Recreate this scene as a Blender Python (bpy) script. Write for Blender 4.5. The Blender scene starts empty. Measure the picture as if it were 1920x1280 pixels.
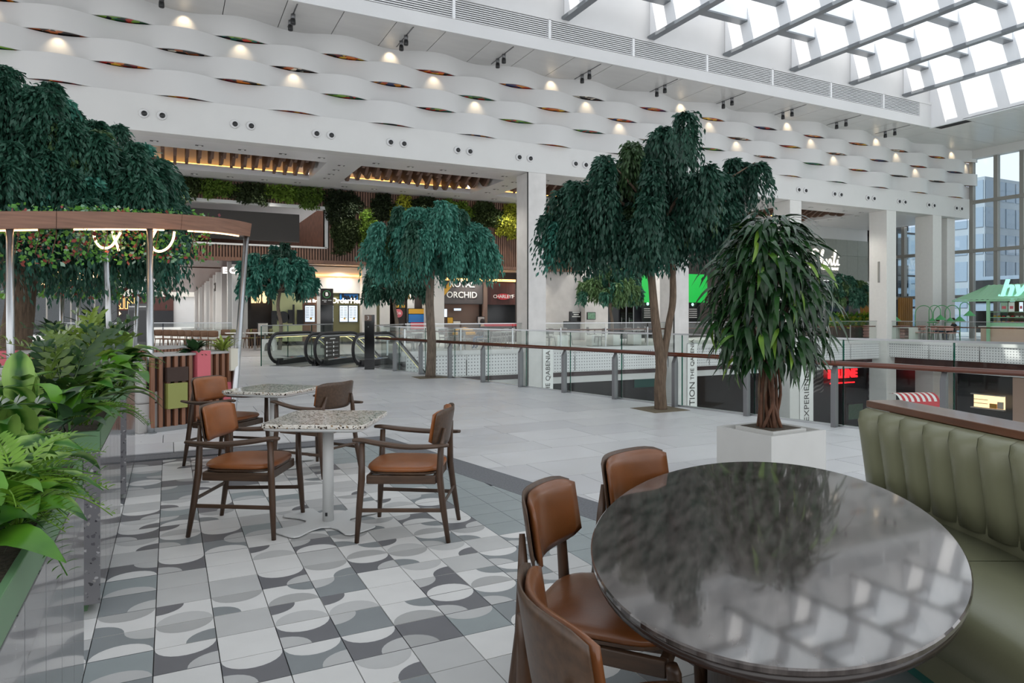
import bpy, bmesh, math, random
import numpy as np
from mathutils import Vector, Matrix, Euler
from mathutils.geometry import tessellate_polygon
random.seed(7); rng = np.random.default_rng(11)
PI = math.pi
scene = bpy.context.scene
COL = scene.collection

# ---------------------------------------------------------------- camera, sky, sun, exposure
FPX, HOR, YAW, EYE = 1280.0, 590.0, math.radians(26.68), 1.46
cam_d = bpy.data.cameras.new('camera'); cam = bpy.data.objects.new('camera', cam_d); COL.objects.link(cam)
cam.location = (0, 0, EYE); cam.rotation_euler = (PI/2, 0, -YAW)
cam_d.sensor_width = 36.0; cam_d.lens = 36.0*FPX/1920; cam_d.shift_y = (HOR-640)/1920
cam_d.clip_end = 400; cam_d.clip_start = .05
scene.camera = cam

w = bpy.data.worlds.new('sky'); scene.world = w; w.use_nodes = True
bg = w.node_tree.nodes['Background']
bg.inputs[0].default_value = (.955, .975, 1.0, 1); bg.inputs[1].default_value = 1.2

sun_d = bpy.data.lights.new('sun', 'SUN'); sun = bpy.data.objects.new('sun', sun_d); COL.objects.link(sun)
sun_d.energy = 4.5; sun_d.angle = math.radians(.6); sun_d.color = (1, .96, .9)
sun.rotation_euler = Vector((.66, -.24, -1)).to_track_quat('-Z', 'Y').to_euler()
sun.location = (-20, 20, 30)

scene.view_settings.view_transform = 'Standard'; scene.view_settings.look = 'None'
scene.view_settings.gamma = 1; scene.view_settings.use_curve_mapping = False
scene.view_settings.exposure = 0.48

# ---------------------------------------------------------------- measuring helpers (photo survey -> metres)
SN, CS = math.sin(YAW), math.cos(YAW)
def zp(u, v, z=0.0):
    d = (EYE-z)*FPX/(v-HOR); l = (u-960)/FPX*d
    return Vector((SN*d+CS*l, CS*d-SN*l, z))
def yp(u, v, y):
    t = (u-960)/FPX; d = y/(CS-SN*t)
    return Vector((d*(SN+CS*t), y, EYE-(v-HOR)/FPX*d))
def xp(u, v, x):
    t = (u-960)/FPX; d = x/(SN+CS*t)
    return Vector((x, d*(CS-SN*t), EYE-(v-HOR)/FPX*d))
def dp(u, v, d):
    l = (u-960)/FPX*d
    return Vector((SN*d+CS*l, CS*d-SN*l, EYE-(v-HOR)/FPX*d))

# ---------------------------------------------------------------- materials
def lin(c):
    if isinstance(c, str):
        c = c.lstrip('#'); c = [int(c[i:i+2], 16)/255 for i in (0, 2, 4)]
    return tuple((x/12.92 if x <= .04045 else ((x+.055)/1.055)**2.4) for x in c[:3])
MATS = {}
def mat(name, col='#808080', rough=.5, metal=0.0, spec=.5, emit=None, estr=0.0, noise=0.0, nscale=6.0, stretch=None, bump=0.0, bscale=40.0, coat=0.0, col2=None, rnoise=0.0):
    m = bpy.data.materials.new(name); m.use_nodes = True
    nt = m.node_tree; b = nt.nodes['Principled BSDF']
    c = lin(col)
    b.inputs['Base Color'].default_value = (*c, 1); b.inputs['Roughness'].default_value = rough
    b.inputs['Metallic'].default_value = metal; b.inputs['Specular IOR Level'].default_value = spec
    b.inputs['Coat Weight'].default_value = coat; b.inputs['Coat Roughness'].default_value = .12
    if emit is not None:
        b.inputs['Emission Color'].default_value = (*lin(emit), 1); b.inputs['Emission Strength'].default_value = estr
    if noise or col2 or bump or rnoise:
        tc = nt.nodes.new('ShaderNodeTexCoord'); mp = nt.nodes.new('ShaderNodeMapping')
        nt.links.new(tc.outputs['Object'], mp.inputs[0])
        if stretch: mp.inputs['Scale'].default_value = stretch
        if noise or col2 or rnoise:
            n = nt.nodes.new('ShaderNodeTexNoise'); n.inputs['Scale'].default_value = nscale; n.inputs['Detail'].default_value = 5
            nt.links.new(mp.outputs[0], n.inputs['Vector'])
        if noise or col2:
            mx = nt.nodes.new('ShaderNodeMix'); mx.data_type = 'RGBA'
            c2 = lin(col2) if col2 else tuple(x*(1-noise) for x in c)
            cA = c if col2 else tuple(min(1, x*(1+noise*.5)) for x in c)
            mx.inputs['A'].default_value = (*c2, 1); mx.inputs['B'].default_value = (*cA, 1)
            rp = nt.nodes.new('ShaderNodeMapRange'); rp.inputs[1].default_value = .3; rp.inputs[2].default_value = .7
            nt.links.new(n.outputs['Fac'], rp.inputs[0]); nt.links.new(rp.outputs[0], mx.inputs['Factor'])
            nt.links.new(mx.outputs['Result'], b.inputs['Base Color'])
        if rnoise:
            rr = nt.nodes.new('ShaderNodeMapRange'); rr.inputs[1].default_value = .3; rr.inputs[2].default_value = .7
            rr.inputs[3].default_value = max(0, rough-rnoise); rr.inputs[4].default_value = rough+rnoise
            nt.links.new(n.outputs['Fac'], rr.inputs[0]); nt.links.new(rr.outputs[0], b.inputs['Roughness'])
        if bump:
            n2 = nt.nodes.new('ShaderNodeTexNoise'); n2.inputs['Scale'].default_value = bscale; n2.inputs['Detail'].default_value = 4
            nt.links.new(mp.outputs[0], n2.inputs['Vector'])
            bp = nt.nodes.new('ShaderNodeBump'); bp.inputs['Strength'].default_value = bump; bp.inputs['Distance'].default_value = .02
            nt.links.new(n2.outputs['Fac'], bp.inputs['Height']); nt.links.new(bp.outputs[0], b.inputs['Normal'])
    MATS[name] = m; return m
def voro(name, cols, scale, rough=.2, base=None, thresh=None, bump=0, spec=.5, coat=0):
    """chips: voronoi cell colour through a constant ramp; base shows between chips when thresh is given"""
    m = bpy.data.materials.new(name); m.use_nodes = True; nt = m.node_tree; b = nt.nodes['Principled BSDF']
    b.inputs['Roughness'].default_value = rough; b.inputs['Specular IOR Level'].default_value = spec; b.inputs['Coat Weight'].default_value = coat
    tc = nt.nodes.new('ShaderNodeTexCoord')
    ns = nt.nodes.new('ShaderNodeTexNoise'); ns.inputs['Scale'].default_value = scale*.8; nt.links.new(tc.outputs['Object'], ns.inputs['Vector'])
    ad = nt.nodes.new('ShaderNodeMix'); ad.data_type = 'VECTOR'; ad.inputs['Factor'].default_value = .03
    nt.links.new(tc.outputs['Object'], ad.inputs['A']); nt.links.new(ns.outputs['Color'], ad.inputs['B'])
    vo = nt.nodes.new('ShaderNodeTexVoronoi'); vo.inputs['Scale'].default_value = scale; nt.links.new(ad.outputs['Result'], vo.inputs['Vector'])
    rp = nt.nodes.new('ShaderNodeValToRGB'); rp.color_ramp.interpolation = 'CONSTANT'
    el = rp.color_ramp.elements
    n = len(cols)
    while len(el) < n: el.new(.5)
    for i, c in enumerate(cols):
        el[i].position = i/n; el[i].color = (*lin(c), 1)
    sp = nt.nodes.new('ShaderNodeSeparateColor'); nt.links.new(vo.outputs['Color'], sp.inputs[0]); nt.links.new(sp.outputs[0], rp.inputs[0])
    out = rp.outputs[0]
    if base:
        mx = nt.nodes.new('ShaderNodeMix'); mx.data_type = 'RGBA'
        lt = nt.nodes.new('ShaderNodeMath'); lt.operation = 'LESS_THAN'; lt.inputs[1].default_value = thresh
        nt.links.new(vo.outputs['Distance'], lt.inputs[0]); nt.links.new(lt.outputs[0], mx.inputs['Factor'])
        mx.inputs['A'].default_value = (*lin(base), 1); nt.links.new(out, mx.inputs['B']); out = mx.outputs['Result']
    nt.links.new(out, b.inputs['Base Color'])
    MATS[name] = m; return m
def glass(name, tint='#e8f2ee', refl=.12, rough=.02):
    m = bpy.data.materials.new(name); m.use_nodes = True; nt = m.node_tree
    nt.nodes.remove(nt.nodes['Principled BSDF']); out = nt.nodes['Material Output']
    t = nt.nodes.new('ShaderNodeBsdfTransparent'); t.inputs[0].default_value = (*lin(tint), 1)
    g = nt.nodes.new('ShaderNodeBsdfGlossy'); g.inputs['Roughness'].default_value = rough
    f = nt.nodes.new('ShaderNodeFresnel'); ge = nt.nodes.new('ShaderNodeNewGeometry'); mr = nt.nodes.new('ShaderNodeMapRange')
    mr.inputs[3].default_value = 1.45; mr.inputs[4].default_value = 1/1.45; nt.links.new(ge.outputs['Backfacing'], mr.inputs[0]); nt.links.new(mr.outputs[0], f.inputs[0])
    mm = nt.nodes.new('ShaderNodeMath'); mm.operation = 'MULTIPLY_ADD'; mm.inputs[1].default_value = .7; mm.inputs[2].default_value = refl*.04
    nt.links.new(f.outputs[0], mm.inputs[0])
    mx = nt.nodes.new('ShaderNodeMixShader'); nt.links.new(mm.outputs[0], mx.inputs[0])
    nt.links.new(t.outputs[0], mx.inputs[1]); nt.links.new(g.outputs[0], mx.inputs[2]); nt.links.new(mx.outputs[0], out.inputs[0])
    MATS[name] = m; return m
def leafmat(name, c1, c2, rough=.4, stripe=None, nscale=8):
    """leaf: diffuse + translucent, colour varied per object and by noise; stripe runs along the leaf's own x"""
    m = bpy.data.materials.new(name); m.use_nodes = True; nt = m.node_tree; b = nt.nodes['Principled BSDF']; out = nt.nodes['Material Output']
    b.inputs['Roughness'].default_value = rough; b.inputs['Specular IOR Level'].default_value = .4
    tc = nt.nodes.new('ShaderNodeTexCoord'); n = nt.nodes.new('ShaderNodeTexNoise'); n.inputs['Scale'].default_value = nscale
    nt.links.new(tc.outputs['Object'], n.inputs['Vector'])
    oi = nt.nodes.new('ShaderNodeObjectInfo')
    a = nt.nodes.new('ShaderNodeMath'); a.operation = 'ADD'; nt.links.new(n.outputs['Fac'], a.inputs[0]); nt.links.new(oi.outputs['Random'], a.inputs[1])
    s = nt.nodes.new('ShaderNodeMapRange'); s.inputs[1].default_value = .5; s.inputs[2].default_value = 1.4; nt.links.new(a.outputs[0], s.inputs[0])
    mx = nt.nodes.new('ShaderNodeMix'); mx.data_type = 'RGBA'; nt.links.new(s.outputs[0], mx.inputs['Factor'])
    mx.inputs['A'].default_value = (*lin(c1), 1); mx.inputs['B'].default_value = (*lin(c2), 1)
    o = mx.outputs['Result']
    if stripe:
        sx = nt.nodes.new('ShaderNodeSeparateXYZ'); nt.links.new(tc.outputs['Object'], sx.inputs[0])
        ab = nt.nodes.new('ShaderNodeMath'); ab.operation = 'ABSOLUTE'; nt.links.new(sx.outputs[0], ab.inputs[0])
        wv = nt.nodes.new('ShaderNodeMath'); wv.operation = 'MULTIPLY_ADD'; wv.inputs[1].default_value = 26; nt.links.new(ab.outputs[0], wv.inputs[0]); nt.links.new(n.outputs['Fac'], wv.inputs[2])
        rp = nt.nodes.new('ShaderNodeMapRange'); rp.inputs[1].default_value = .8; rp.inputs[2].default_value = 1.6; nt.links.new(wv.outputs[0], rp.inputs[0])
        m2 = nt.nodes.new('ShaderNodeMix'); m2.data_type = 'RGBA'; nt.links.new(rp.outputs[0], m2.inputs['Factor'])
        nt.links.new(o, m2.inputs['A']); m2.inputs['B'].default_value = (*lin(stripe), 1); o = m2.outputs['Result']
    nt.links.new(o, b.inputs['Base Color'])
    tr = nt.nodes.new('ShaderNodeBsdfTranslucent'); nt.links.new(o, tr.inputs[0])
    ms = nt.nodes.new('ShaderNodeMixShader'); ms.inputs[0].default_value = .16
    nt.links.new(b.outputs[0], ms.inputs[1]); nt.links.new(tr.outputs[0], ms.inputs[2]); nt.links.new(ms.outputs[0], out.inputs[0])
    MATS[name] = m; return m

mat('tile_light', '#d9d8d6', .38, noise=.05, nscale=5)
mat('tile_pale', '#bcbcbb', .38, noise=.05, nscale=5)
mat('tile_mid', '#a9a9a8', .4, noise=.05, nscale=5)
mat('tile_grey', '#858a8c', .4, noise=.06, nscale=5)
mat('tile_dark', '#6c6c70', .4, noise=.06, nscale=5)
mat('tile_sage', '#929a9b', .42, noise=.06, nscale=5)
mat('grout', '#4a4a4b', .8)
mat('paver_a', '#c9c9ca', .34, noise=.06, nscale=3, rnoise=.08)
mat('paver_b', '#c4c4c6', .34, noise=.06, nscale=3, rnoise=.08)
mat('paver_c', '#cfcfd0', .34, noise=.06, nscale=3, rnoise=.08)
mat('court_floor', '#bfbdbd', .3, noise=.05, nscale=.6)
mat('granite', '#6a6c71', .5, noise=.3, nscale=60)
mat('white_wall', '#cfcfcd', .55, noise=.02, nscale=1.5)
mat('white_panel', '#d2d2d2', .35, noise=.02, nscale=1)
mat('band_white', '#cbcbca', .5)
mat('concrete', '#cfcdca', .6, noise=.09, nscale=2.2, bump=.05)
mat('column_white', '#d6d5d1', .5, noise=.03)
mat('soffit_panel', '#cfcecc', .28, noise=.05, nscale=.7, stretch=(1, 4, 1))
mat('dark_gap', '#2a2a2c', .7)
mat('louvre_white', '#e8e9ea', .4)
mat('skylight_web', '#f2f3f5', .5)
mat('skylight_flange', '#7b7f83', .4, metal=.3)
mat('steel', '#b4b6b8', .28, metal=.9)
mat('brushed_steel', '#8d8f90', .38, metal=.85)
mat('post_steel', '#77787a', .4, metal=.6)
mat('black_plastic', '#17181a', .35)
mat('black_gloss', '#0d0e10', .08, coat=.4)
mat('dark_rubber', '#151516', .55)
mat('cap_wood', '#5f3a22', .3, noise=.35, nscale=3, stretch=(.6, 9, 9), coat=.4)
mat('handrail_wood', '#5c2a12', .28, noise=.35, nscale=3, stretch=(.6, .6, 14), coat=.15)
mat('walnut', '#4a3526', .38, noise=.4, nscale=4, stretch=(8, 8, 1.2))
mat('walnut_flat', '#4e3a2b', .4, noise=.35, nscale=6, stretch=(1.2, 8, 8))
mat('tan_leather', '#8c5228', .33, noise=.18, nscale=7, bump=.03, bscale=160)
mat('dark_leather', '#6d4020', .28, noise=.2, nscale=7, bump=.03, bscale=160)
mat('powder_white', '#d2d3d2', .4)
mat('slat_wood', '#7d5a46', .45, noise=.3, nscale=3, stretch=(12, 12, .8))
mat('slat_back', '#3b2a22', .7)
mat('fin_wood', '#6b5245', .55, noise=.2, nscale=2, stretch=(1, .4, 4))
mat('pergola_wood', '#8a6553', .42, noise=.25, nscale=4, stretch=(.6, .6, 9))
mat('bench_wood', '#855a42', .4, noise=.3, nscale=3, stretch=(14, 14, .8))
mat('pink_box', '#c9626c', .5)
mat('olive_box', '#8c8f4d', .5)
mat('cream_box', '#cfcabb', .5)
mat('upholstery_grey', '#a8a6a3', .8, noise=.05)
mat('olive_leather', '#73745c', .36, noise=.06, nscale=4, bump=.03, bscale=120)
mat('teal_fabric', '#2f6b62', .8)
mat('planter_green', '#5d7f5c', .4)
voro('terrazzo_grey', ['#a09fa0', '#7c7b7d', '#57565a', '#8c8a88', '#3b3b3e'], 42, .12, '#6d6c6f', .32, coat=.3)
voro('terrazzo_multi', ['#e6e2da', '#cfc8bb', '#4a4038', '#9a8468', '#2a2724', '#b9b2a8', '#7c6a55', '#dedad2'], 62, .12, '#d6d1c8', .48, coat=.3)
mat('oval_stone', '#332e2c', .045, col2='#5c5653', nscale=7, stretch=(1, 4.5, 1), spec=.75, coat=.5)
mat('stone_edge', '#2f2825', .25)
mat('plaster_white', '#bdbdba', .55, noise=.03, bump=.06, bscale=5)
mat('soil', '#4b4337', .95, noise=.4, nscale=60, bump=.6, bscale=60)
mat('gravel', '#8a7d66', .95, col2='#5b5243', nscale=90, bump=.8, bscale=90)
mat('bark', '#6b5a4a', .9, noise=.45, nscale=9, stretch=(4, 4, .7), bump=1.0, bscale=14)
mat('bark_grey', '#75685b', .9, noise=.4, nscale=9, stretch=(4, 4, .7), bump=1.0, bscale=14)
mat('vine_stem', '#5b3a26', .75, noise=.4, nscale=12)
leafmat('willow', '#1a3d30', '#3a6d57', .5)
leafmat('willow_teal', '#276355', '#559a86', .5)
leafmat('willow_olive', '#2c4628', '#5d7c4c', .5)
leafmat('ficus_leaf', '#12291a', '#2a4f24', .25)
leafmat('ficus_bright', '#3a6420', '#86a83c', .3)
leafmat('calathea', '#143a14', '#356b20', .35, stripe='#86a854')
leafmat('hosta', '#1c4d16', '#5f952a', .35)
leafmat('zz_leaf', '#26451a', '#738a34', .3)
leafmat('dark_leaf', '#1c3322', '#3a5a35', .3)
leafmat('fern_leaf', '#3a6a1a', '#79a32f', .45)
leafmat('spiky_leaf', '#5a6b22', '#98a94a', .4)
leafmat('ivy_green', '#2f6e2a', '#79b54c', .4)
leafmat('ivy_red', '#6b2a30', '#b05a50', .4)
leafmat('ivy_pale', '#6d9a7c', '#b9d3bf', .4)
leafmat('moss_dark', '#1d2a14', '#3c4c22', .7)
leafmat('moss_mid', '#3f5a1c', '#6d8a2e', .7)
leafmat('moss_yellow', '#7a8420', '#b3b53c', .7)
mat('neon', '#fff0d8', .4, emit='#ffc890', estr=4)
mat('cove', '#ffd79a', .4, emit='#ffb45a', estr=3.2)
mat('spot_lens', '#ffe2b8', .4, emit='#ffcf90', estr=12)
mat('display_light', '#ffe2bd', .5, emit='#ffd2a0', estr=1.3)
mat('sign_white', '#ffffff', .4, emit='#fff4e8', estr=.75)
mat('sign_cyan', '#bff5ea', .4, emit='#a8f3e4', estr=.45)
mat('sign_red', '#ff2020', .4, emit='#ff1a20', estr=3)
mat('print_white', '#e9e9e6', .5)
mat('print_grey', '#8b8b89', .5)
mat('screen', '#dfe9f5', .3, emit='#d6e4f4', estr=.5)
mat('screen_green', '#149c3c', .3, emit='#109838', estr=.3)
mat('screen_black', '#0c0d10', .15)
mat('warm_pendant', '#ffe8c0', .4, emit='#ffd9a0', estr=1.0)
mat('wood_ceiling', '#5a3a2c', .3, noise=.35, nscale=3, stretch=(6, .4, 1))
mat('bulkhead', '#3a3733', .6)
mat('brown_sign', '#7a665a', .6)
mat('blue_panel', '#1f6fb5', .4)
mat('lime_wall', '#ccd3a0', .6)
mat('olive_tile', '#6d6b45', .4, noise=.3, nscale=40)
mat('white_tile', '#dad8d2', .25)
mat('dark_wall', '#332c29', .55)
mat('orchid_panel', '#4a4646', .5)
mat('maroon_wood', '#4a2620', .45, noise=.3, nscale=2, stretch=(10, 1, .6))
mat('red_paint', '#c22430', .4)
mat('yellow_paint', '#e0a020', .45)
mat('mustard', '#c99a28', .5)
mat('mint', '#9ccfa9', .4)
mat('lamp_green', '#4f9e62', .4)
mat('mint_counter', '#a6d8b0', .4)
mat('peach', '#d5b6a2', .6)
mat('pink_vinyl', '#c99890', .5)
mat('ochre_wood', '#a5742f', .5, noise=.2, nscale=3, stretch=(8, 8, .7))
mat('sage_wall', '#8b8e84', .45, noise=.05)
mat('cafe_wood', '#6b4d36', .5)
mat('cafe_olive', '#73713a', .6)
mat('cafe_grey', '#8a8785', .6)
mat('white_lacquer', '#e9e8e4', .3)
mat('perforated', '#d6d6d6', .5)
mat('lower_dark', '#26282c', .3)
mat('lower_maroon', '#3f2a2c', .5)
mat('facade_blue', '#8797a8', .2)
mat('facade_grey', '#9aa3ac', .4)
mat('mullion', '#8d8b85', .45)
mat('fabric_cream', '#d8d3c8', .8)
mat('skin', '#c08d72', .6)
mat('shirt_dark', '#23262c', .8)
mat('shirt_white', '#d9d9d6', .8)
mat('jeans', '#3d5a7c', .8)
mat('hair_dark', '#2a1d18', .7)
for i, cc in enumerate((['#c22a1a', '#e07a1a', '#2a2420', '#f0c040', '#7a1f2a'], ['#1f5a34', '#7fae3a', '#20202a', '#c83a2a', '#2a7a6a'], ['#2a3a6a', '#c8402a', '#e0902a', '#20181a', '#5a2a5a'], ['#1a1a1a', '#e8e0d0', '#3a2a22', '#b8602a', '#101214'])):
    voro('mosaic_%d' % i, cc, 5, .4)
glass('clear_glass', '#f6f9f8', .3)
glass('rail_glass', '#f3f7f6', .35)
glass('glass_edge_teal', '#5aa89a', .4)
glass('window_glass', '#e4ebee', .5)
glass('roof_glass', '#f4f8fb', .3)
glass('dark_glass', '#3a4146', .8)

# ---------------------------------------------------------------- geometry helpers
class MB:
    def __init__(s): s.v = []; s.f = []; s.m = []
    def add(s, vs, fs, m=0):
        o = len(s.v); s.v += [tuple(p) for p in vs]
        for f in fs: s.f.append(tuple(o+i for i in f)); s.m.append(m)
        return s
    def box(s, x0, x1, y0, y1, z0, z1, m=0, M=None):
        vs = [Vector((x, y, z)) for z in (z0, z1) for y in (y0, y1) for x in (x0, x1)]
        if M is not None: vs = [M @ p for p in vs]
        return s.add(vs, [(0,2,3,1), (4,5,7,6), (0,1,5,4), (1,3,7,5), (3,2,6,7), (2,0,4,6)], m)
    def bar(s, a, b, w, h, up=(0,0,1), m=0):
        a, b = Vector(a), Vector(b); d = (b-a).normalized(); u = Vector(up)
        r = d.cross(u)
        if r.length < 1e-4: r = d.cross(Vector((1,0,0)))
        r.normalize(); u = r.cross(d).normalized()
        vs = []
        for p in (a, b):
            for i, j in ((-1,-1), (1,-1), (1,1), (-1,1)): vs.append(p+r*(w/2*i)+u*(h/2*j))
        return s.add(vs, [(0,3,2,1), (4,5,6,7), (0,1,5,4), (1,2,6,5), (2,3,7,6), (3,0,4,7)], m)
    def tube(s, pts, r, n=8, m=0, caps=True, flat=1.0):
        pts = [Vector(p) for p in pts]; k = len(pts)
        rs = list(r) if hasattr(r, '__len__') else [r]*k
        o = len(s.v); side = None
        for i, p in enumerate(pts):
            t = (pts[min(i+1, k-1)]-pts[max(i-1, 0)]).normalized()
            if side is None:
                side = t.cross(Vector((0,0,1)))
                if side.length < 1e-3: side = t.cross(Vector((0,1,0)))
            side = (side-t*side.dot(t)).normalized(); up = side.cross(t)
            for j in range(n):
                a = 2*PI*j/n; s.v.append(tuple(p+side*(math.cos(a)*rs[i])+up*(math.sin(a)*rs[i]*flat)))
        for i in range(k-1):
            for j in range(n):
                s.f.append((o+i*n+j, o+i*n+(j+1) % n, o+(i+1)*n+(j+1) % n, o+(i+1)*n+j)); s.m.append(m)
        if caps:
            s.f.append(tuple(o+j for j in range(n))[::-1]); s.m.append(m)
            s.f.append(tuple(o+(k-1)*n+j for j in range(n))); s.m.append(m)
        return s
    def lathe(s, prof, n=20, c=(0,0), m=0, caps=True):
        o = len(s.v); k = len(prof)
        for r, z in prof:
            for j in range(n):
                a = 2*PI*j/n; s.v.append((c[0]+r*math.cos(a), c[1]+r*math.sin(a), z))
        for i in range(k-1):
            for j in range(n):
                s.f.append((o+i*n+j, o+i*n+(j+1) % n, o+(i+1)*n+(j+1) % n, o+(i+1)*n+j)); s.m.append(m)
        if caps:
            s.f.append(tuple(o+j for j in range(n))[::-1]); s.m.append(m); s.f.append(tuple(o+(k-1)*n+j for j in range(n))); s.m.append(m)
        return s
    def prism(s, poly, z0, z1, m=0, M=None):
        n = len(poly); vs = [Vector((x, y, z)) for z in (z0, z1) for x, y in poly]
        if M is not None: vs = [M @ p for p in vs]
        return s.add(vs, [tuple(range(n))[::-1], tuple(range(n, 2*n))]+[(i, (i+1) % n, n+(i+1) % n, n+i) for i in range(n)], m)
    def loft(s, rings, m=0, caps=True, closed=True):
        o = len(s.v); n = len(rings[0]); k = len(rings)
        for r in rings: s.v += [tuple(p) for p in r]
        for i in range(k-1):
            for j in range(n if closed else n-1):
                s.f.append((o+i*n+j, o+i*n+(j+1) % n, o+(i+1)*n+(j+1) % n, o+(i+1)*n+j)); s.m.append(m)
        if caps and closed:
            s.f.append(tuple(o+j for j in range(n))[::-1]); s.m.append(m); s.f.append(tuple(o+(k-1)*n+j for j in range(n))); s.m.append(m)
        return s
    def mesh(s, name, mats, smooth=False):
        me = bpy.data.meshes.new(name); me.from_pydata(s.v, [], s.f)
        if not isinstance(mats, (list, tuple)): mats = [mats]
        for x in mats: me.materials.append(MATS[x] if isinstance(x, str) else x)
        if len(mats) > 1: me.polygons.foreach_set('material_index', s.m)
        if smooth: me.polygons.foreach_set('use_smooth', [True]*len(me.polygons))
        me.update(); return me
    def build(s, name, mats, parent=None, smooth=False, bevel=0, loc=None, rotz=0, auto=False, label=None):
        return link(name, s.mesh(name, mats, smooth), parent, bevel, loc, rotz, label)
def link(name, me, parent=None, bevel=0, loc=None, rotz=0, label=None, segs=2):
    o = bpy.data.objects.new(name, me); COL.objects.link(o)
    if parent is not None: o.parent = parent
    if loc is not None: o.location = loc
    if rotz: o.rotation_euler = (0, 0, rotz)
    if bevel:
        md = o.modifiers.new('bevel', 'BEVEL'); md.width = bevel; md.segments = segs; md.limit_method = 'ANGLE'; md.angle_limit = math.radians(40)
        me.polygons.foreach_set('use_smooth', [True]*len(me.polygons))
        md2 = o.modifiers.new('wn', 'WEIGHTED_NORMAL'); md2.keep_sharp = True
    if label: o['label'] = label
    return o
def tag(o, label=None, cat=None, group=None, kind=None):
    if label: o['label'] = label
    if cat: o['category'] = cat
    if group: o['group'] = group
    if kind: o['kind'] = kind
    return o
def thing(name, label, cat, loc=(0,0,0), rotz=0, group=None):
    o = bpy.data.objects.new(name, None); COL.objects.link(o); o.location = loc; o.rotation_euler = (0, 0, rotz); o.empty_display_size = .1
    return tag(o, label, cat, group)
def struct(name, loc=None, mb=None, mats=None, label=None, cat=None, **k):
    if mb is not None: o = mb.build(name, mats, **k)
    else:
        o = bpy.data.objects.new(name, None); COL.objects.link(o)
        if loc: o.location = loc
    return tag(o, label, cat, kind='structure')
def copy_tree(o, parent=None):
    c = o.copy(); COL.objects.link(c); c.parent = parent
    for ch in list(o.children): copy_tree(ch, c)
    return c
def copy_thing(o, loc, rotz=0, label=None, group=None, scale=None):
    c = copy_tree(o); c.location = loc; c.rotation_euler = (0, 0, rotz)
    if scale: c.scale = (scale,)*3 if not hasattr(scale, '__len__') else scale
    if label: c['label'] = label
    if group: c['group'] = group
    return c
def bez(p0, p1, p2, n):
    p0, p1, p2 = Vector(p0), Vector(p1), Vector(p2)
    return [p0*(1-t)**2+p1*2*t*(1-t)+p2*t*t for t in [i/(n-1) for i in range(n)]]
def spline(pts, n=6):
    pts = [Vector(p) for p in pts]; out = []
    for i in range(len(pts)-1):
        a, b, c, d = pts[max(i-1, 0)], pts[i], pts[i+1], pts[min(i+2, len(pts)-1)]
        for j in range(n):
            t = j/n
            out.append(.5*((2*b)+(c-a)*t+(2*a-5*b+4*c-d)*t*t+(3*b-a-3*c+d)*t**3))
    out.append(pts[-1]); return out
def superell(a, b, n, e, z, c=(0, 0)):
    r = []
    for i in range(n):
        t = 2*PI*i/n; ct, st = math.cos(t), math.sin(t)
        r.append((c[0]+a*math.copysign(abs(ct)**(2/e), ct), c[1]+b*math.copysign(abs(st)**(2/e), st), z))
    return r
def raw_mesh(name, V, F, mats, mi=None, smooth=False):
    """V (n,3) array, F (m,4) or (m,3) array of indices"""
    me = bpy.data.meshes.new(name); nv, nf, k = len(V), len(F), F.shape[1]
    me.vertices.add(nv); me.vertices.foreach_set('co', np.asarray(V, np.float32).ravel())
    me.loops.add(nf*k); me.loops.foreach_set('vertex_index', F.astype(np.int32).ravel())
    me.polygons.add(nf); me.polygons.foreach_set('loop_start', np.arange(0, nf*k, k, dtype=np.int32))
    for x in (mats if isinstance(mats, (list, tuple)) else [mats]): me.materials.append(MATS[x])
    if mi is not None: me.polygons.foreach_set('material_index', np.asarray(mi, np.int32))
    if smooth: me.polygons.foreach_set('use_smooth', np.ones(nf, bool))
    me.update(calc_edges=True); me.validate(); return me
def text(name, body, size, M, material, parent=None, extrude=.01, align='CENTER', bold=0.0, shear=0.0, sx=1.0):
    cu = bpy.data.curves.new(name, 'FONT'); cu.body = body; cu.size = size; cu.extrude = extrude; cu.align_x = align; cu.align_y = 'CENTER'
    cu.offset = bold; cu.shear = shear; cu.resolution_u = 3
    tmp = bpy.data.objects.new('tmp', cu); COL.objects.link(tmp)
    dg = bpy.context.evaluated_depsgraph_get(); me = bpy.data.meshes.new_from_object(tmp.evaluated_get(dg))
    bpy.data.objects.remove(tmp); me.name = name; me.materials.clear(); me.materials.append(MATS[material])
    o = bpy.data.objects.new(name, me); COL.objects.link(o)
    if parent is not None: o.parent = parent
    o.matrix_local = M @ Matrix.Diagonal((sx, 1, 1, 1))
    return o
def Mt(loc, rx=0, ry=0, rz=0, spin=0):
    return Matrix.Translation(loc) @ Euler((rx, ry, rz), 'XYZ').to_matrix().to_4x4() @ Matrix.Rotation(spin, 4, 'Z')
def FY(loc, spin=0): return Mt(loc, rx=PI/2, spin=spin)            # a sign facing -y
def FX(loc, spin=0): return Mt(loc, rx=PI/2, rz=-PI/2, spin=spin)  # a sign facing -x
def clip(poly, n, c):
    """keep the part of a 2D polygon with n.p <= c"""
    out = []
    for i in range(len(poly)):
        a, b = poly[i], poly[(i+1) % len(poly)]
        da, db = n[0]*a[0]+n[1]*a[1]-c, n[0]*b[0]+n[1]*b[1]-c
        if da <= 0: out.append(a)
        if da*db < 0:
            t = da/(da-db); out.append((a[0]+(b[0]-a[0])*t, a[1]+(b[1]-a[1])*t))
    return out
def ccw(poly):
    A = sum(poly[i][0]*poly[(i+1) % len(poly)][1]-poly[(i+1) % len(poly)][0]*poly[i][1] for i in range(len(poly)))
    return poly if A > 0 else poly[::-1]

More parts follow.
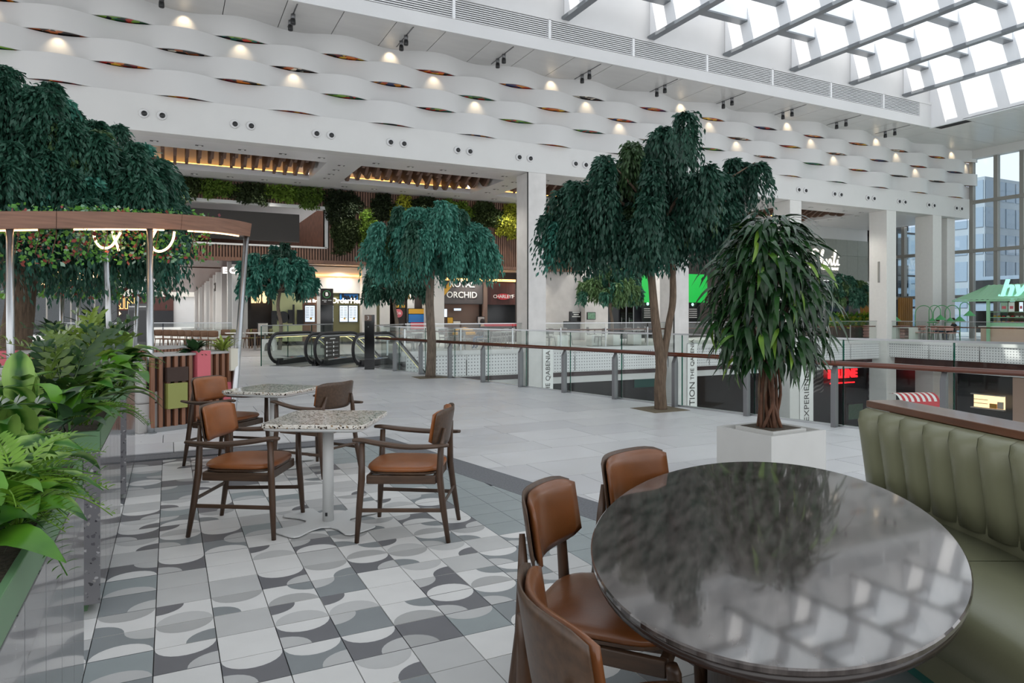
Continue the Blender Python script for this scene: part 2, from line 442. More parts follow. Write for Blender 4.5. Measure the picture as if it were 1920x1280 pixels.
# ---------------------------------------------------------------- THE SETTING: floors
RAIL_A, RAIL_B = Vector((5.25, 17.3)), Vector((8.75, 1.7))         # foot of the glass balustrade
rd = (RAIL_B-RAIL_A).normalized(); rn = Vector((-rd.y, rd.x))        # rn points to the void side (+x)
if rn.x < 0: rn = -rn
def rail_x(y): return RAIL_A.x+(y-RAIL_A.y)*rd.x/rd.y
EDGE = [(rail_x(18.0)+.12, 18.0), (5.95, 19.6), (4.1, 21.5), (8.0, 25.5)]
TH = .014
floor = struct('floor')
def slab(name, poly, z0, z1, m, parent=None):
    b = MB(); tri = tessellate_polygon([[Vector((x, y, 0)) for x, y in poly]])
    n = len(poly)
    b.add([(x, y, z1) for x, y in poly], [t if (Vector(poly[t[1]]+(0,))-Vector(poly[t[0]]+(0,))).cross(Vector(poly[t[2]]+(0,))-Vector(poly[t[0]]+(0,))).z > 0 else t[::-1] for t in tri])
    b.add([(x, y, z) for z in (z0, z1) for x, y in poly], [(i, (i+1) % n, n+(i+1) % n, n+i) for i in range(n)])
    return b.build(name, m, parent)
near = [(-16., -6.), (rail_x(-6)+.12, -6.)] + EDGE + [(-16., 25.5)]
slab('walkway_slab', near, -.35, -TH, 'grout', floor)
slab('court_slab', [(-30., 25.5), (36.6, 25.5), (60., 25.5), (60., 44.), (10., 44.), (10., 100.), (-30., 100.)], -.35, 0, 'court_floor', floor)
slab('terrace_slab', [(36.6, -6.), (60., -6.), (60., 25.5), (36.6, 25.5)], -.35, 0, 'court_floor', floor)

# border line between patterned tiles and pavers
def bx_in(y): return 2.367-.185*(y-5.9)
def bx_out(y): return 2.59-.19*(y-6.52)
YB0, YB1 = 7.80, 8.06
b = MB()
b.prism(ccw([(-1.5, YB0), (bx_in(YB0), YB0), (bx_out(YB1), YB1), (-1.5, YB1)]), -TH, .0)
tag(b.build('trim_1', 'granite'), kind='structure')
b = MB()
b.prism(ccw([(bx_in(YB0), YB0), (bx_out(YB1), YB1), (bx_out(-1), -1), (bx_in(-1), -1)]), -TH, .0)
tag(b.build('trim_2', 'granite'), kind='structure')

# patterned tiles
TX, TY, GX, GY = .2512, .2414, -.3091, 3.1158
def tile_mesh(name, base, shapes):
    b = MB(); mats = [base]
    g = .0022
    b.box(-TX/2+g, TX/2-g, -TY/2+g, TY/2-g, -TH+.002, 0)
    for poly, m in shapes:
        if m not in mats: mats.append(m)
        pts = [((x-.5)*(TX-2*g), (y-.5)*(TY-2*g), .0005) for x, y in poly]
        b.add(pts, [tuple(range(len(pts)))], mats.index(m))
    return b.mesh(name, mats)
def cap(hh=.46): return [(.5+.5*math.cos(PI*i/12), hh*math.sin(PI*i/12)) for i in range(13)]
def quarter(rx=.5, ry=.46): return [(1, 1)]+[(1-rx*math.cos(PI/2*i/7), 1-ry*math.sin(PI/2*i/7)) for i in range(8)]
def flipx(p): return [(1-x, y) for x, y in p][::-1]
TILES = {
 'plain': [tile_mesh('tile_plain_a', 'tile_light', []), tile_mesh('tile_plain_b', 'tile_pale', [])],
 'white': [tile_mesh('tile_w_a', 'tile_light', [(cap(), 'tile_mid'), (quarter(), 'tile_grey')]), tile_mesh('tile_w_b', 'tile_light', [(cap(.5), 'tile_pale'), (flipx(quarter()), 'tile_dark')])],
 'grey': [tile_mesh('tile_g_a', 'tile_grey', [(cap(), 'tile_light'), (quarter(), 'tile_pale')]), tile_mesh('tile_g_b', 'tile_dark', [(cap(), 'tile_light'), (flipx(quarter()), 'tile_pale')])],
 'dark': [tile_mesh('tile_d_a', 'tile_dark', [(quarter(.55, .5), 'tile_mid')]), tile_mesh('tile_d_b', 'tile_grey', [(flipx(quarter()), 'tile_pale')]), tile_mesh('tile_d_c', 'tile_sage', [(cap(.4), 'tile_pale')])],
 'sage': [tile_mesh('tile_sage', 'tile_sage', [])]}
tr = random.Random(3); cand = []
slab('tile_bed', ccw([(-1.6, .6), (bx_in(.6), .6), (bx_in(YB0), YB0), (-1.6, YB0)]), -TH-.0005, -TH+.003, 'grout', floor)
for j in range(-6, 20):
    for r in range(-11, 22):
        cx, cy = GX+(j+.5)*TX, GY+(r+.5)*TY
        if cy+TY/2 > YB0+.01 or cy < .75: continue
        poly = [(cx-TX/2, cy-TY/2), (cx+TX/2, cy-TY/2), (cx+TX/2, cy+TY/2), (cx-TX/2, cy+TY/2)]
        lim = bx_in(cy+TY/2)
        if cx-TX/2 > lim-.02: continue
        edge = cx+TX/2 > bx_in(cy+TY/2)-.004
        p = tr.random(); strip = cx > bx_in(cy)-.62
        kind = 'sage' if strip else ('plain' if p < .34 else 'white' if p < .66 else 'grey' if p < .87 else 'dark')
        d = SN*cx+CS*cy; l = CS*cx-SN*cy
        if d < .5: continue
        u = 960+FPX*l/d; v = HOR+FPX*EYE/d
        vis = -60 < u < 1980 and v < 1330 and cx > -.45
        under = u > 1180 and v > 930
        cand.append((d+(50 if not vis else 0)+(20 if under else 0), cx, cy, kind, tr.choice(TILES[kind]), tr.choice((0, 2)) if kind in ('grey', 'white', 'dark') else 0, edge, tr.random()))
cand.sort(key=lambda c: c[0])
rest = MB(); n = 0; rest_mats = ['tile_light', 'tile_grey', 'tile_sage', 'tile_mid', 'tile_dark', 'tile_pale']
for key, cx, cy, kind, me, rot, edge, q in cand:
    if edge or n >= 300:
        poly = clip([(cx-TX/2+.002, cy-TY/2+.002), (cx+TX/2-.002, cy-TY/2+.002), (cx+TX/2-.002, cy+TY/2-.002), (cx-TX/2+.002, cy+TY/2-.002)], (1, .185), 2.367+.185*5.9-.004)
        if len(poly) >= 3: rest.prism(ccw(poly), -TH+.002, 0, 2 if kind == 'sage' else 0 if kind == 'plain' else 5 if kind == 'white' else 1)
    else:
        o = link('tile', me, floor, loc=(cx, cy, 0)); o.rotation_euler = (0, 0, rot*PI/2); n += 1
        if kind in ('grey', 'white') and q > .75: o.scale = (-1, 1, 1)
tag(rest.build('tile_remainder', rest_mats, floor), kind='stuff')

# pavers beyond the border, laid in running rows
pv = random.Random(5); cand = []
y = -1.6
RC = rn.dot(RAIL_A)+.05
while y < 25.3:
    dep = pv.choice((.45, .6, .6)); x = -9-pv.random()
    while x < 9.5:
        ln = pv.choice((.6, .9, .9, 1.2)); poly = [(x+.0035, y+.0035), (x+ln-.0035, y+.0035), (x+ln-.0035, y+dep-.0035), (x+.0035, y+dep-.0035)]
        cx, cy = x+ln/2, y+dep/2
        pieces = []
        if y < YB1-.02:
            # right of the border, left of the rail
            pr_ = clip(poly, (-1, -.19), -(2.59+.19*6.52)-.004)
            if y+dep > YB1 and pr_:
                lo = clip(pr_, (0, 1), YB1); hi = clip(poly, (0, -1), -YB1-.002)
                pieces += [lo, hi]
            else: pieces.append(pr_)
        else: pieces.append(poly)
        for p_ in pieces:
            if len(p_) < 3: continue
            p_ = clip(p_, (rn.x, rn.y), RC)
            if len(p_) < 3: continue
            if cy > 17.6:
                p_ = clip(p_, (1, 0), 4.3 if cy > 19.5 else 5.3)
                if len(p_) < 3: continue
            d = SN*cx+CS*cy; l = CS*cx-SN*cy
            u = 960+FPX*l/max(d, .1); v = HOR+FPX*EYE/max(d, .1)
            vis = d > .5 and -40 < u < 1960 and v < 1320
            if vis and u > 1550 and v > 850: vis = False
            if vis and u < 260: vis = False
            cand.append((d+(100 if not vis else 0), ccw(p_), pv.randrange(3)))
        x += ln
    y += dep
cand.sort(key=lambda c: c[0]); rest = MB()
for k, (key, poly, m) in enumerate(cand):
    if k < 300:
        cx = sum(p[0] for p in poly)/len(poly); cy = sum(p[1] for p in poly)/len(poly)
        MB().prism([(p[0]-cx, p[1]-cy) for p in poly], -TH+.002, 0).build('paver', 'paver_'+'abc'[m], floor, loc=(cx, cy, 0))
    else: rest.prism(poly, -TH+.002, 0, m)
tag(rest.build('paver_remainder', ['paver_a', 'paver_b', 'paver_c'], floor), kind='stuff')

# lower level, seen through the balustrade glass
lower = struct('wall_lower')
b = MB(); b.box(-10, 70, 31.0, 31.3, -7, -.35); b.build('storefront_wall', 'lower_dark', lower)
b = MB(); b.box(44, 44.3, -10, 31, -7, -.35); b.build('side_storefront', 'lower_dark', lower)
b = MB(); b.box(-10, 44, 25.9, 31, -1.27, -1.0); b.build('bulkhead', 'lower_maroon', lower)
b = MB(); b.box(-10, 44, 25.85, 31, -1.55, -1.27); b.build('slab_band', 'white_wall', lower)
b = MB(); b.box(37.0, 44, -10, 25.8, -1.3, -.92); b.build('wood_bulkhead', 'maroon_wood', lower)
b = MB(); b.box(36.9, 44, -10, 25.8, -1.58, -1.3); b.build('side_slab_band', 'white_wall', lower)
b = MB(); b.box(-12, 70, -10, 40, -7.2, -7.0); tag(b.build('floor.001', 'court_floor'), kind='structure')

# perforated slab-edge panels along the void
perf_mat = bpy.data.materials.new('perforated_sheet'); perf_mat.use_nodes = True
nt = perf_mat.node_tree; pb = nt.nodes['Principled BSDF']; pb.inputs['Roughness'].default_value = .45
tc = nt.nodes.new('ShaderNodeTexCoord'); vm = nt.nodes.new('ShaderNodeVectorMath'); vm.operation = 'MULTIPLY'; vm.inputs[1].default_value = (7.5, 7.5, 7.5)
nt.links.new(tc.outputs['Object'], vm.inputs[0]); fr = nt.nodes.new('ShaderNodeVectorMath'); fr.operation = 'FRACTION'; nt.links.new(vm.outputs[0], fr.inputs[0])
sb = nt.nodes.new('ShaderNodeVectorMath'); sb.operation = 'SUBTRACT'; sb.inputs[1].default_value = (.5, .5, .5); nt.links.new(fr.outputs[0], sb.inputs[0])
ml = nt.nodes.new('ShaderNodeVectorMath'); ml.operation = 'MULTIPLY'; ml.inputs[1].default_value = (1, 0, 1); nt.links.new(sb.outputs[0], ml.inputs[0])
le = nt.nodes.new('ShaderNodeVectorMath'); le.operation = 'LENGTH'; nt.links.new(ml.outputs[0], le.inputs[0])
lt = nt.nodes.new('ShaderNodeMath'); lt.operation = 'LESS_THAN'; lt.inputs[1].default_value = .2; nt.links.new(le.outputs['Value'], lt.inputs[0])
mx = nt.nodes.new('ShaderNodeMix'); mx.data_type = 'RGBA'; mx.inputs['A'].default_value = (*lin('#d8d8d8'), 1); mx.inputs['B'].default_value = (*lin('#77787a'), 1)
nt.links.new(lt.outputs[0], mx.inputs['Factor']); nt.links.new(mx.outputs['Result'], pb.inputs['Base Color']); MATS['perforated_sheet'] = perf_mat
apron = struct('trim_3')
x = 8.2
while x < 36.4:
    MB().box(0, 2.52, -.03, 0, -1.0, -.14).build('perforated_panel', 'perforated_sheet', apron, loc=(x, 25.5, 0))
    x += 2.57
y = 25.3
while y > 2:
    MB().box(0, 2.52, -.03, 0, -.92, -.14).build('perforated_panel', 'perforated_sheet', apron, loc=(36.57, y, 0), rotz=-PI/2)
    y -= 2.57
MB().box(8.0, 36.6, 25.42, 25.6, -.14, .03).build('kerb', 'white_wall', apron)
MB().box(36.48, 36.7, -6, 25.42, -.14, .03).build('kerb', 'white_wall', apron)
MB().box(8.0, 36.6, 25.5, 25.6, -1.04, -1.0).build('drip_edge', 'white_wall', apron)

# ---------------------------------------------------------------- facade above the food court
ZS, ZB = 11.54, 7.39                      # upper soffit, beam underside
facade = struct('wall_facade')
X0, PW = -.43, 1.76
XL, XR = X0-6*PW, 44.6
MB().box(XL, 44.2, 25.0, 25.6, ZB, 8.59).build('beam', 'white_wall', facade)
MB().box(XL, XR, 25.45, 25.6, 8.59, ZS).build('backing_wall', 'dark_gap', facade)
ZR = [8.59, 9.41, 10.12, 10.85, ZS]
AMP = .23
def wave(r, x):                           # row r (1..4) bulges forward (-y) on alternating panels
    c = math.floor((x-X0)/PW); s = math.sin(PI*((x-X0)/PW-c))
    return 25.0-.02-(AMP*s if (c+r) % 2 else -AMP*s)
for r in range(1, 5):
    z0, z1 = ZR[r-1], ZR[r]
    k = XL
    while k < XR-.1:
        ke = min(k+2*PW, XR); n = 24
        xs = [k+(ke-k)*i/n for i in range(n+1)]
        b = MB()
        front = [(x, wave(r, x), z) for x in xs for z in (z0, z1)]
        back = [(x, wave(r, x)+.06, z) for x in xs for z in (z0, z1)]
        o = len(front); back = back+front  # separate edge vertices keep the face flat at its borders
        e_ = o+len(front)
        b.add(front+back, [(2*i, 2*i+2, 2*i+3, 2*i+1) for i in range(n)]+[(o+2*i, o+2*i+1, o+2*i+3, o+2*i+2) for i in range(n)]
              + [(e_+2*i, o+2*i, o+2*i+2, e_+2*i+2) for i in range(n)]+[(e_+2*i+1, e_+2*i+3, o+2*i+3, o+2*i+1) for i in range(n)])
        me = b.mesh('wave_panel', 'band_white'); 
        for p in me.polygons: p.use_smooth = p.index < n
        link('wave_panel', me, facade); k = ke
# coloured mosaic plates in the lens-shaped gaps, and the lamps hidden in some of them
def lamp(loc, tgt, e, size=62, blend=.6, col=(1, .78, .5), name='wall_washer', radius=.03):
    l = bpy.data.lights.new(name, 'SPOT'); l.energy = e; l.spot_size = math.radians(size); l.spot_blend = blend; l.color = col; l.shadow_soft_size = radius
    o = bpy.data.objects.new(name, l); COL.objects.link(o); o.location = loc
    o.rotation_euler = (Vector(tgt)-Vector(loc)).to_track_quat('-Z', 'Y').to_euler(); return o
ncol = int((XR-X0)/PW)+1
for c in range(-6, ncol):
    xa, xb = X0+c*PW, min(X0+(c+1)*PW, XR)
    if xb-xa < .5: continue
    for bd in (0, 1, 2, 3):
        if bd and (c+bd) % 2: continue
        if bd == 0 and c % 2: pass
        z = ZR[bd]+.035; n = 12; b = MB(); vs = []
        for i in range(n+1):
            x = xa+(xb-xa)*i/n; vs += [(x, wave(bd+1, x)+.01, z), (x, 25.25, z)]
        b.add(vs, [(2*i, 2*i+1, 2*i+3, 2*i+2) for i in range(n)])
        b.build('mosaic_strip', 'mosaic_%d' % random.randrange(4), facade)
    xm = (xa+xb)/2
    if c % 4 == 0: lamp((xm, wave(4, xm)-.30, ZS-.04), (xm, wave(4, xm)+.0, ZR[3]+.2), 17, 86, 1)
    if c % 4 == 1: lamp((xm, wave(3, xm)-.27, ZR[3]+.02), (xm, wave(3, xm)+.0, ZR[2]+.25), 13, 92, 1)
    if c % 4 == 2: lamp((xm, wave(2, xm)-.27, ZR[2]+.02), (xm, wave(2, xm)+.0, ZR[1]+.25), 13, 92, 1)
# twin projector spots let into the beam
sp = MB().lathe([(.15, .0), (.15, .035), (.13, .05), (.11, .05)], 20).mesh('spot_ring', 'white_panel', True)
spi = MB().lathe([(.085, .03), (.085, .075), (.06, .09)], 16).mesh('spot_barrel', 'black_plastic', True)
ORD2 = ['first', 'second', 'third', 'fourth', 'fifth', 'sixth', 'seventh', 'eighth', 'ninth', 'tenth', 'eleventh', 'twelfth', 'thirteenth', 'fourteenth', 'fifteenth', 'sixteenth', 'seventeenth', 'eighteenth']
for i in range(-2, 16):
    xs0 = 2.253+2.72*i
    if xs0 > 43.6: break
    for s in (-.26, .26):
        t = thing('beam_spotlight', 'round beam spotlight, %s one of the %s pair from the right' % ('left' if s < 0 else 'right', ORD2[15-i]), 'spotlight', (xs0+s, 25.0, 7.95), 0, 'paired projector spotlights along the white beam')
        t.rotation_euler = (PI/2, 0, 0)
        link('rim', sp, t); o = link('barrel', spi, t); o.location = (.015, -.01, .0)
# columns
def column(x, dep=1.1, z0=-7, z1=ZB, i=0):
    t = struct('column', (x, 25.0, 0))
    MB().box(0, .84, 0, dep, z0, z1).build('shaft', 'concrete' if x < 25 else 'column_white', t, bevel=.02)
    if x < 25: MB().box(-.012, .002, .02, .1, z0, z1).build('joint_recess', 'dark_gap', t)
    return t
for x in (13.33, 21.05, 28.6, 36.3, 40.55): column(x)
struct('column', mb=MB().box(42.6, 43.4, 25.4, 26.4, -7, ZB), mats='column_white', bevel=.02)
MB().box(36.3+.84+.004, 36.3+.84+.02, 25.3, 25.42, 3.5, 5.2)
tag(MB().box(-.06, 0, .42, .52, 3.3, 4.5).build('column_wall_light', 'mullion', loc=(36.3, 25.0, 0), bevel=.01), 'slim vertical grey wall lamp on the third white column', 'wall lamp')

# ---------------------------------------------------------------- beam-level ceiling with coffers, fins and cove lamps
CY0, CY1, FY1 = 27.0, 30.85, 32.7
ceil = struct('ceiling')
coff = [(x, x+6.35) for x in (-8.5, -.85, 6.85, 14.5, 22.2, 29.9)]
MB().box(-14, 44.2, 25.6, CY0, ZB, ZB+.25).build('ceiling_band', 'white_panel', ceil)
MB().box(-14, 44.2, CY1, FY1, ZB, ZB+.25).build('ceiling_band', 'white_panel', ceil)
prev = -14
for a, b_ in coff:
    MB().box(prev, a, CY0, CY1, ZB, ZB+.25).build('ceiling_band', 'white_panel', ceil); prev = b_
MB().box(prev, 44.2, CY0, CY1, ZB, ZB+.25).build('ceiling_band', 'white_panel', ceil)
fr_ = random.Random(9)
def fin_mesh(ph, amp):
    n = 22; pts_t, pts_b = [], []
    for i in range(n+1):
        y = CY0+.1+(CY1-CY0-.2)*i/n
        zb = .16+amp*math.sin(i*.75+ph)+.5*amp*math.sin(i*.33+ph*2)
        pts_b.append((y, zb)); pts_t.append((y, 1.05))
    b = MB(); o = []
    for xx in (-.055, .055):
        o += [(xx, y, z) for y, z in pts_b]+[(xx, y, z) for y, z in pts_t]
    k = n+1
    F = []
    for i in range(n):
        F += [(i, k+i, k+i+1, i+1), (2*k+i, 2*k+i+1, 3*k+i+1, 3*k+i), (i, i+1, 2*k+i+1, 2*k+i)]
    F += [(0, 2*k, 3*k, k), (n, k+n, 3*k+n, 2*k+n)]
    return b.add(o, F).mesh('ceiling_fin', 'fin_wood')
for ci, (a, b_) in enumerate(coff):
    MB().box(a, b_, CY0, CY1+.34, ZB+1.15, ZB+1.2).build('coffer_lid', 'white_panel', ceil)
    s = MB(); s.box(a-.04, a, CY0, CY1, ZB+.25, ZB+1.2); s.box(b_, b_+.04, CY0, CY1, ZB+.25, ZB+1.2); s.box(a, b_, CY0-.04, CY0, ZB+.25, ZB+1.2); s.box(a, b_, CY1+.3, CY1+.34, ZB+.25, ZB+1.2)
    s.build('coffer_side', 'white_panel', ceil)
    MB().box(a+.1, b_-.1, CY1+.08, CY1+.15, ZB+.255, ZB+.30).build('cove_strip', 'cove', ceil)
    nf = 15
    for i in range(nf):
        x = a+(i+.5)*(b_-a)/nf
        link('ceiling_fin', fin_mesh(i*.55+ci*1.3, .16 if ci > 1 else .1), ceil, loc=(x, 0, ZB+.05))
dl = MB().box(-.13, .13, -.075, .075, -.006, .004).mesh('housing', 'black_plastic')
dl2 = MB().box(-.05, .05, -.055, .055, -.012, -.004).mesh('lens', 'print_white')
ORD = ['first', 'second', 'third', 'fourth', 'fifth', 'sixth', 'seventh', 'eighth', 'ninth', 'tenth', 'eleventh', 'twelfth', 'thirteenth', 'fourteenth', 'fifteenth', 'sixteenth', 'seventeenth', 'eighteenth', 'nineteenth', 'twentieth']
def downlight(x, y, z, g, lab):
    t = thing('recessed_downlight', lab, 'downlight', (x, y, z), 0, g); link('housing', dl, t); o = link('lens', dl2, t.children[0]); o.location = (.02, 0, 0)
for ck, (a, b_) in enumerate(coff[1:]):
    cn = ORD[ck]+' coffer from the big left tree'
    for yy in (26.3, 31.7):
        for k in (1.2, 4.6): lamp((a+k, yy, ZB-.05), (a+k, yy-.3, 0), 260, 120, .8, (1, .95, .88), 'ceiling_downlight', .08)
    for i in range(5):
        downlight(a+.4+i*1.4, 26.3, ZB, 'downlights in the front ceiling band', 'square downlight in front of the %s, %s of five' % (cn, ORD[i]))
        downlight(a+.4+i*1.4, 31.7, ZB, 'downlights in the rear ceiling band', 'square downlight behind the %s, %s of five' % (cn, ORD[i]))
    for i in range(4): downlight(b_+.62, 27.3+i*.95, ZB, 'downlights between the ceiling coffers', 'square downlight right of the %s, %s from the front' % (cn, ORD[i]))

# ---------------------------------------------------------------- upper soffit, fascia, louvres, skylight
YF, XC = 22.7, 36.6
top = struct('ceiling.001')
x = XL
while x < XC+.5:
    xe = min(x+1.8, XC+.9)
    MB().box(x+.012, xe-.012, YF, 25.45, ZS, ZS+.03).build('soffit_panel', 'soffit_panel', top); x = xe
y = 25.45
while y > 6:
    MB().box(XC+.9+.012, 44.5, y-2.2+.012, y-.012, ZS, ZS+.03).build('soffit_panel', 'soffit_panel', top)
    if y < 22.7: MB().box(XC, XC+.9, y-2.2+.012, y-.012, ZS, ZS+.03).build('soffit_panel', 'soffit_panel', top)
    y -= 2.2
MB().box(XL, 46, 22.8, 26, ZS+.05, ZS+.2).build('soffit_back', 'dark_gap', top)
MB().box(XC+.05, 46, -6, 22.8, ZS+.05, ZS+.2).build('soffit_back', 'dark_gap', top)
fas = struct('trim_4')
MB().box(XL, XC, YF-.04, YF+.02, ZS-.03, 12.0).build('fascia', 'white_panel', fas)
MB().box(XL, XC, YF+.1, YF+.15, 12.0, 12.72).build('louvre_back', 'dark_gap', fas)
x = 13.0-3.93*6; sl = MB().box(.0, 3.83, -.03, .02, -.016, .016).mesh('louvre_slat', 'louvre_white')
while x < XC-.2:
    ln = min(3.93, XC-.9-x)
    if ln < .3: break
    for i in range(9):
        o = link('louvre_slat', sl, fas, loc=(x+.05, YF, 12.05+i*.078)); o.scale = ((ln-.1)/3.83, 1, 1); pass
    MB().box(x-.05, x+.05, YF-.06, YF+.05, 12.0, 12.74).build('louvre_mullion', 'louvre_white', fas); x += 3.93
MB().box(XC-1.0, XC, YF-.03, YF+.05, 12.0, 12.72).build('fascia_end', 'white_panel', fas)
MB().box(XL, XC, YF-.06, YF+.1, 12.72, 12.84).build('sill', 'white_panel', fas)
# clerestory wall above the louvres, and the return wall at the atrium corner
ZT = 15.1
cler = struct('wall_clerestory')
x = 13.7-4.13*5
while x < XC-.1:
    xe = min(x+4.13, XC); MB().box(x+.015, xe-.015, YF+.04, YF+.12, 12.84, ZT).build('wall_panel', 'facade_grey' if False else 'white_panel', cler); x = xe
MB().box(XC, XC+.15, -6, YF+.1, ZS-.03, ZT).build('return_wall', 'skylight_web', cler)
# skylight: deep white beams with dark flanges, cross beams and panes
sky = struct('ceiling.002')
for k in range(-3, 6):
    x = 13.7+4.13*k
    MB().box(x-.03, x+.03, -7, YF, 12.95, ZT).build('beam_web', 'skylight_web', sky)
    MB().box(x-.15, x+.15, -7, YF, 12.83, 12.97).build('beam_flange', 'skylight_flange', sky)
cy = [21.6-1.93*i for i in range(15)]
cb = MB().box(.04, 4.09, -.2, .2, 0, .55).mesh('cross_beam', 'skylight_web')
cf = MB().box(.04, 4.09, -.22, .22, -.05, .02).mesh('cross_flange', 'skylight_flange')
for k in range(-3, 6):
    x = 13.7+4.13*k
    for i, y in enumerate(cy):
        if x+4.13 > XC+.5:
            o = link('cross_beam', cb, sky, loc=(x, y, 13.95)); o.scale = ((XC-x)/4.13, 1, 1)
            o = link('cross_flange', cf, sky, loc=(x, y, 13.95)); o.scale = ((XC-x)/4.13, 1, 1)
        else:
            link('cross_beam', cb, sky, loc=(x, y, 13.95)); link('cross_flange', cf, sky, loc=(x, y, 13.95))
pane = MB().box(.05, 4.08, -1.9, -.03, 0, .02).mesh('roof_pane', 'roof_glass')
for k in range(-3, 6):
    x = 13.7+4.13*k
    for i, y in enumerate(cy):
        o = link('roof_pane', pane, sky, loc=(x, y, ZT))
        if x+4.13 > XC+.5: o.scale = ((XC-x)/4.13, 1, 1)
# unseen slab added out of frame to keep the sun off the near floor
MB().box(-30, 13.7-4.13*3, -7, 25, ZT+.1, ZT+.3).build('unseen_sun_blocker', 'white_panel', top)
# twin pendant spots on tracks under the soffit
sc = MB().lathe([(.07, -.0), (.08, -.03), (.085, -.17), (.075, -.19)], 14).mesh('spot_head', 'black_plastic', True)
sg = MB().lathe([(.072, .0), (.072, .15)], 14).mesh('spot_sleeve', 'post_steel', True)
trk = MB().box(-.02, .02, -1.0, 1.0, -.015, .0).mesh('track', 'post_steel')
for i in range(-2, 8):
    x = 7.55+3.93*i; z = ZS-.03
    tag(link('lighting_track', trk, loc=(x+.1, 23.9, ZS)), 'thin track in the white soffit, carrying the %s spotlight pair from the right' % ORD[7-i], 'track', 'lighting tracks in the soffit')
    for yy in (23.75, 24.3):
        t = thing('track_spotlight', 'black spotlight under the soffit, %s one of the %s pair from the right' % ('front' if yy < 24 else 'rear', ORD[7-i]), 'spotlight', (x+.1, yy, z-.13), 0, 'paired black spotlights under the soffit')
        link('head', sc, t); link('sleeve', sg, t)

# ---------------------------------------------------------------- planted wall and wooden slat wall behind the court
YW = 32.7
slatw = struct('wall_slatted')
OX, OZ0, OZ1 = 6.55, 4.6, 6.42                       # opening in the slat wall
MB().box(-14, OX, YW, YW+.3, OZ1, ZB).build('wall_core', 'slat_back', slatw)
MB().box(OX, 20.65, YW, YW+.3, 4.0, ZB).build('wall_core', 'slat_back', slatw)
MB().box(-14, OX, YW, YW+.3, 4.0, OZ0).build('wall_core', 'slat_back', slatw)
s1, s2, s3 = MB(), MB(), MB(); x = -12
while x < 20.6:
    if x < OX: s1.box(x, x+.075, YW-.06, YW, OZ1, ZB); s3.box(x, x+.075, YW-.06, YW, 4.0, OZ0)
    else: s2.box(x, x+.075, YW-.06, YW, 4.0, ZB)
    x += .125
for s, nme in ((s1, 'upper_slats'), (s2, 'slats'), (s3, 'lower_slats')): tag(s.build(nme, 'slat_wood', slatw), kind='stuff')
MB().box(-14, 20.65, YW-.1, YW+.3, 3.86, 4.02).build('skirt', 'slat_wood', slatw)
fm = MB(); fm.box(-14, OX+.1, YW-.09, YW+.3, OZ1-.03, OZ1+.12); fm.box(OX, OX+.14, YW-.09, YW+.3, OZ0, OZ1); fm.box(-14, OX+.1, YW-.09, YW+.3, OZ0-.04, OZ0+.04)
fm.build('opening_frame', 'white_wall', slatw)
MB().box(-14, 5.6, YW+1.2, YW+1.4, OZ0+.35, OZ1-.15).build('dark_bulkhead', 'bulkhead', slatw)
MB().box(-14, OX, YW+.3, YW+8, OZ1+.2, OZ1+.3).build('gallery_ceiling', 'white_panel', slatw)
MB().box(-14, 10, YW+8, YW+8.2, 4.0, 8).build('gallery_rear', 'wood_ceiling', slatw)
# planting: thousands of small leaf cards on the wall, in patches
def leaf_cards(P, N, size, mats, mi, name, parent, down=.5, asp=.45):
    """P points, N outward normals -> diamond leaves"""
    n = len(P); a = rng.normal(0, 1, (n, 3)); a[:, 2] -= down
    a = a+N*.6; a /= np.linalg.norm(a, axis=1)[:, None]
    s = np.cross(a, rng.normal(0, 1, (n, 3))); s /= np.linalg.norm(s, axis=1)[:, None]
    L = (size*(.6+.8*rng.random(n)))[:, None]
    V = np.stack([P, P+a*L*.5+s*L*asp*.5, P+a*L, P+a*L*.5-s*L*asp*.5], 1).reshape(-1, 3)
    F = np.arange(4*n).reshape(n, 4)
    o = link(name, raw_mesh(name, V, F, mats, mi), parent); o['kind'] = 'stuff'; return o
gr = random.Random(21)
def patch(name, lab, cx, cz, rx, rz, m, n, grp='plants on the living wall', size=.16):
    t = thing(name, lab, 'wall plant', (cx, YW-.08, cz), 0, grp)
    a = rng.random(n)*2*PI; r = np.sqrt(rng.random(n))
    wob = 1+.22*np.sin(a*3+cx)+.12*np.sin(a*7+cz*3)
    px, pz = r*rx*wob*np.cos(a), r*rz*wob*np.sin(a)
    ok = (cz+pz < ZB-.02); px, pz = px[ok], pz[ok]
    py = -.04-rng.random(len(px))*.32*(1-(r[ok])**2*.7)
    P = np.stack([px, py, pz], 1); N = np.tile([0, -1, 0.1], (len(px), 1))
    leaf_cards(P, N, size, m, None, 'leaves', t)
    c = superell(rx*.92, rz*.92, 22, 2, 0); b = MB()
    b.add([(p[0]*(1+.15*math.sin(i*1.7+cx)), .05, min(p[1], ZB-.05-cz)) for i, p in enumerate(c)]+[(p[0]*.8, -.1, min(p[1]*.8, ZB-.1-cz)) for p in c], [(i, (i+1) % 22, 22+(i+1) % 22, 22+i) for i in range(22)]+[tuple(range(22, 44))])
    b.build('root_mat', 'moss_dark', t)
    return t
LW = 'leafy %s on the wooden wall, %s'
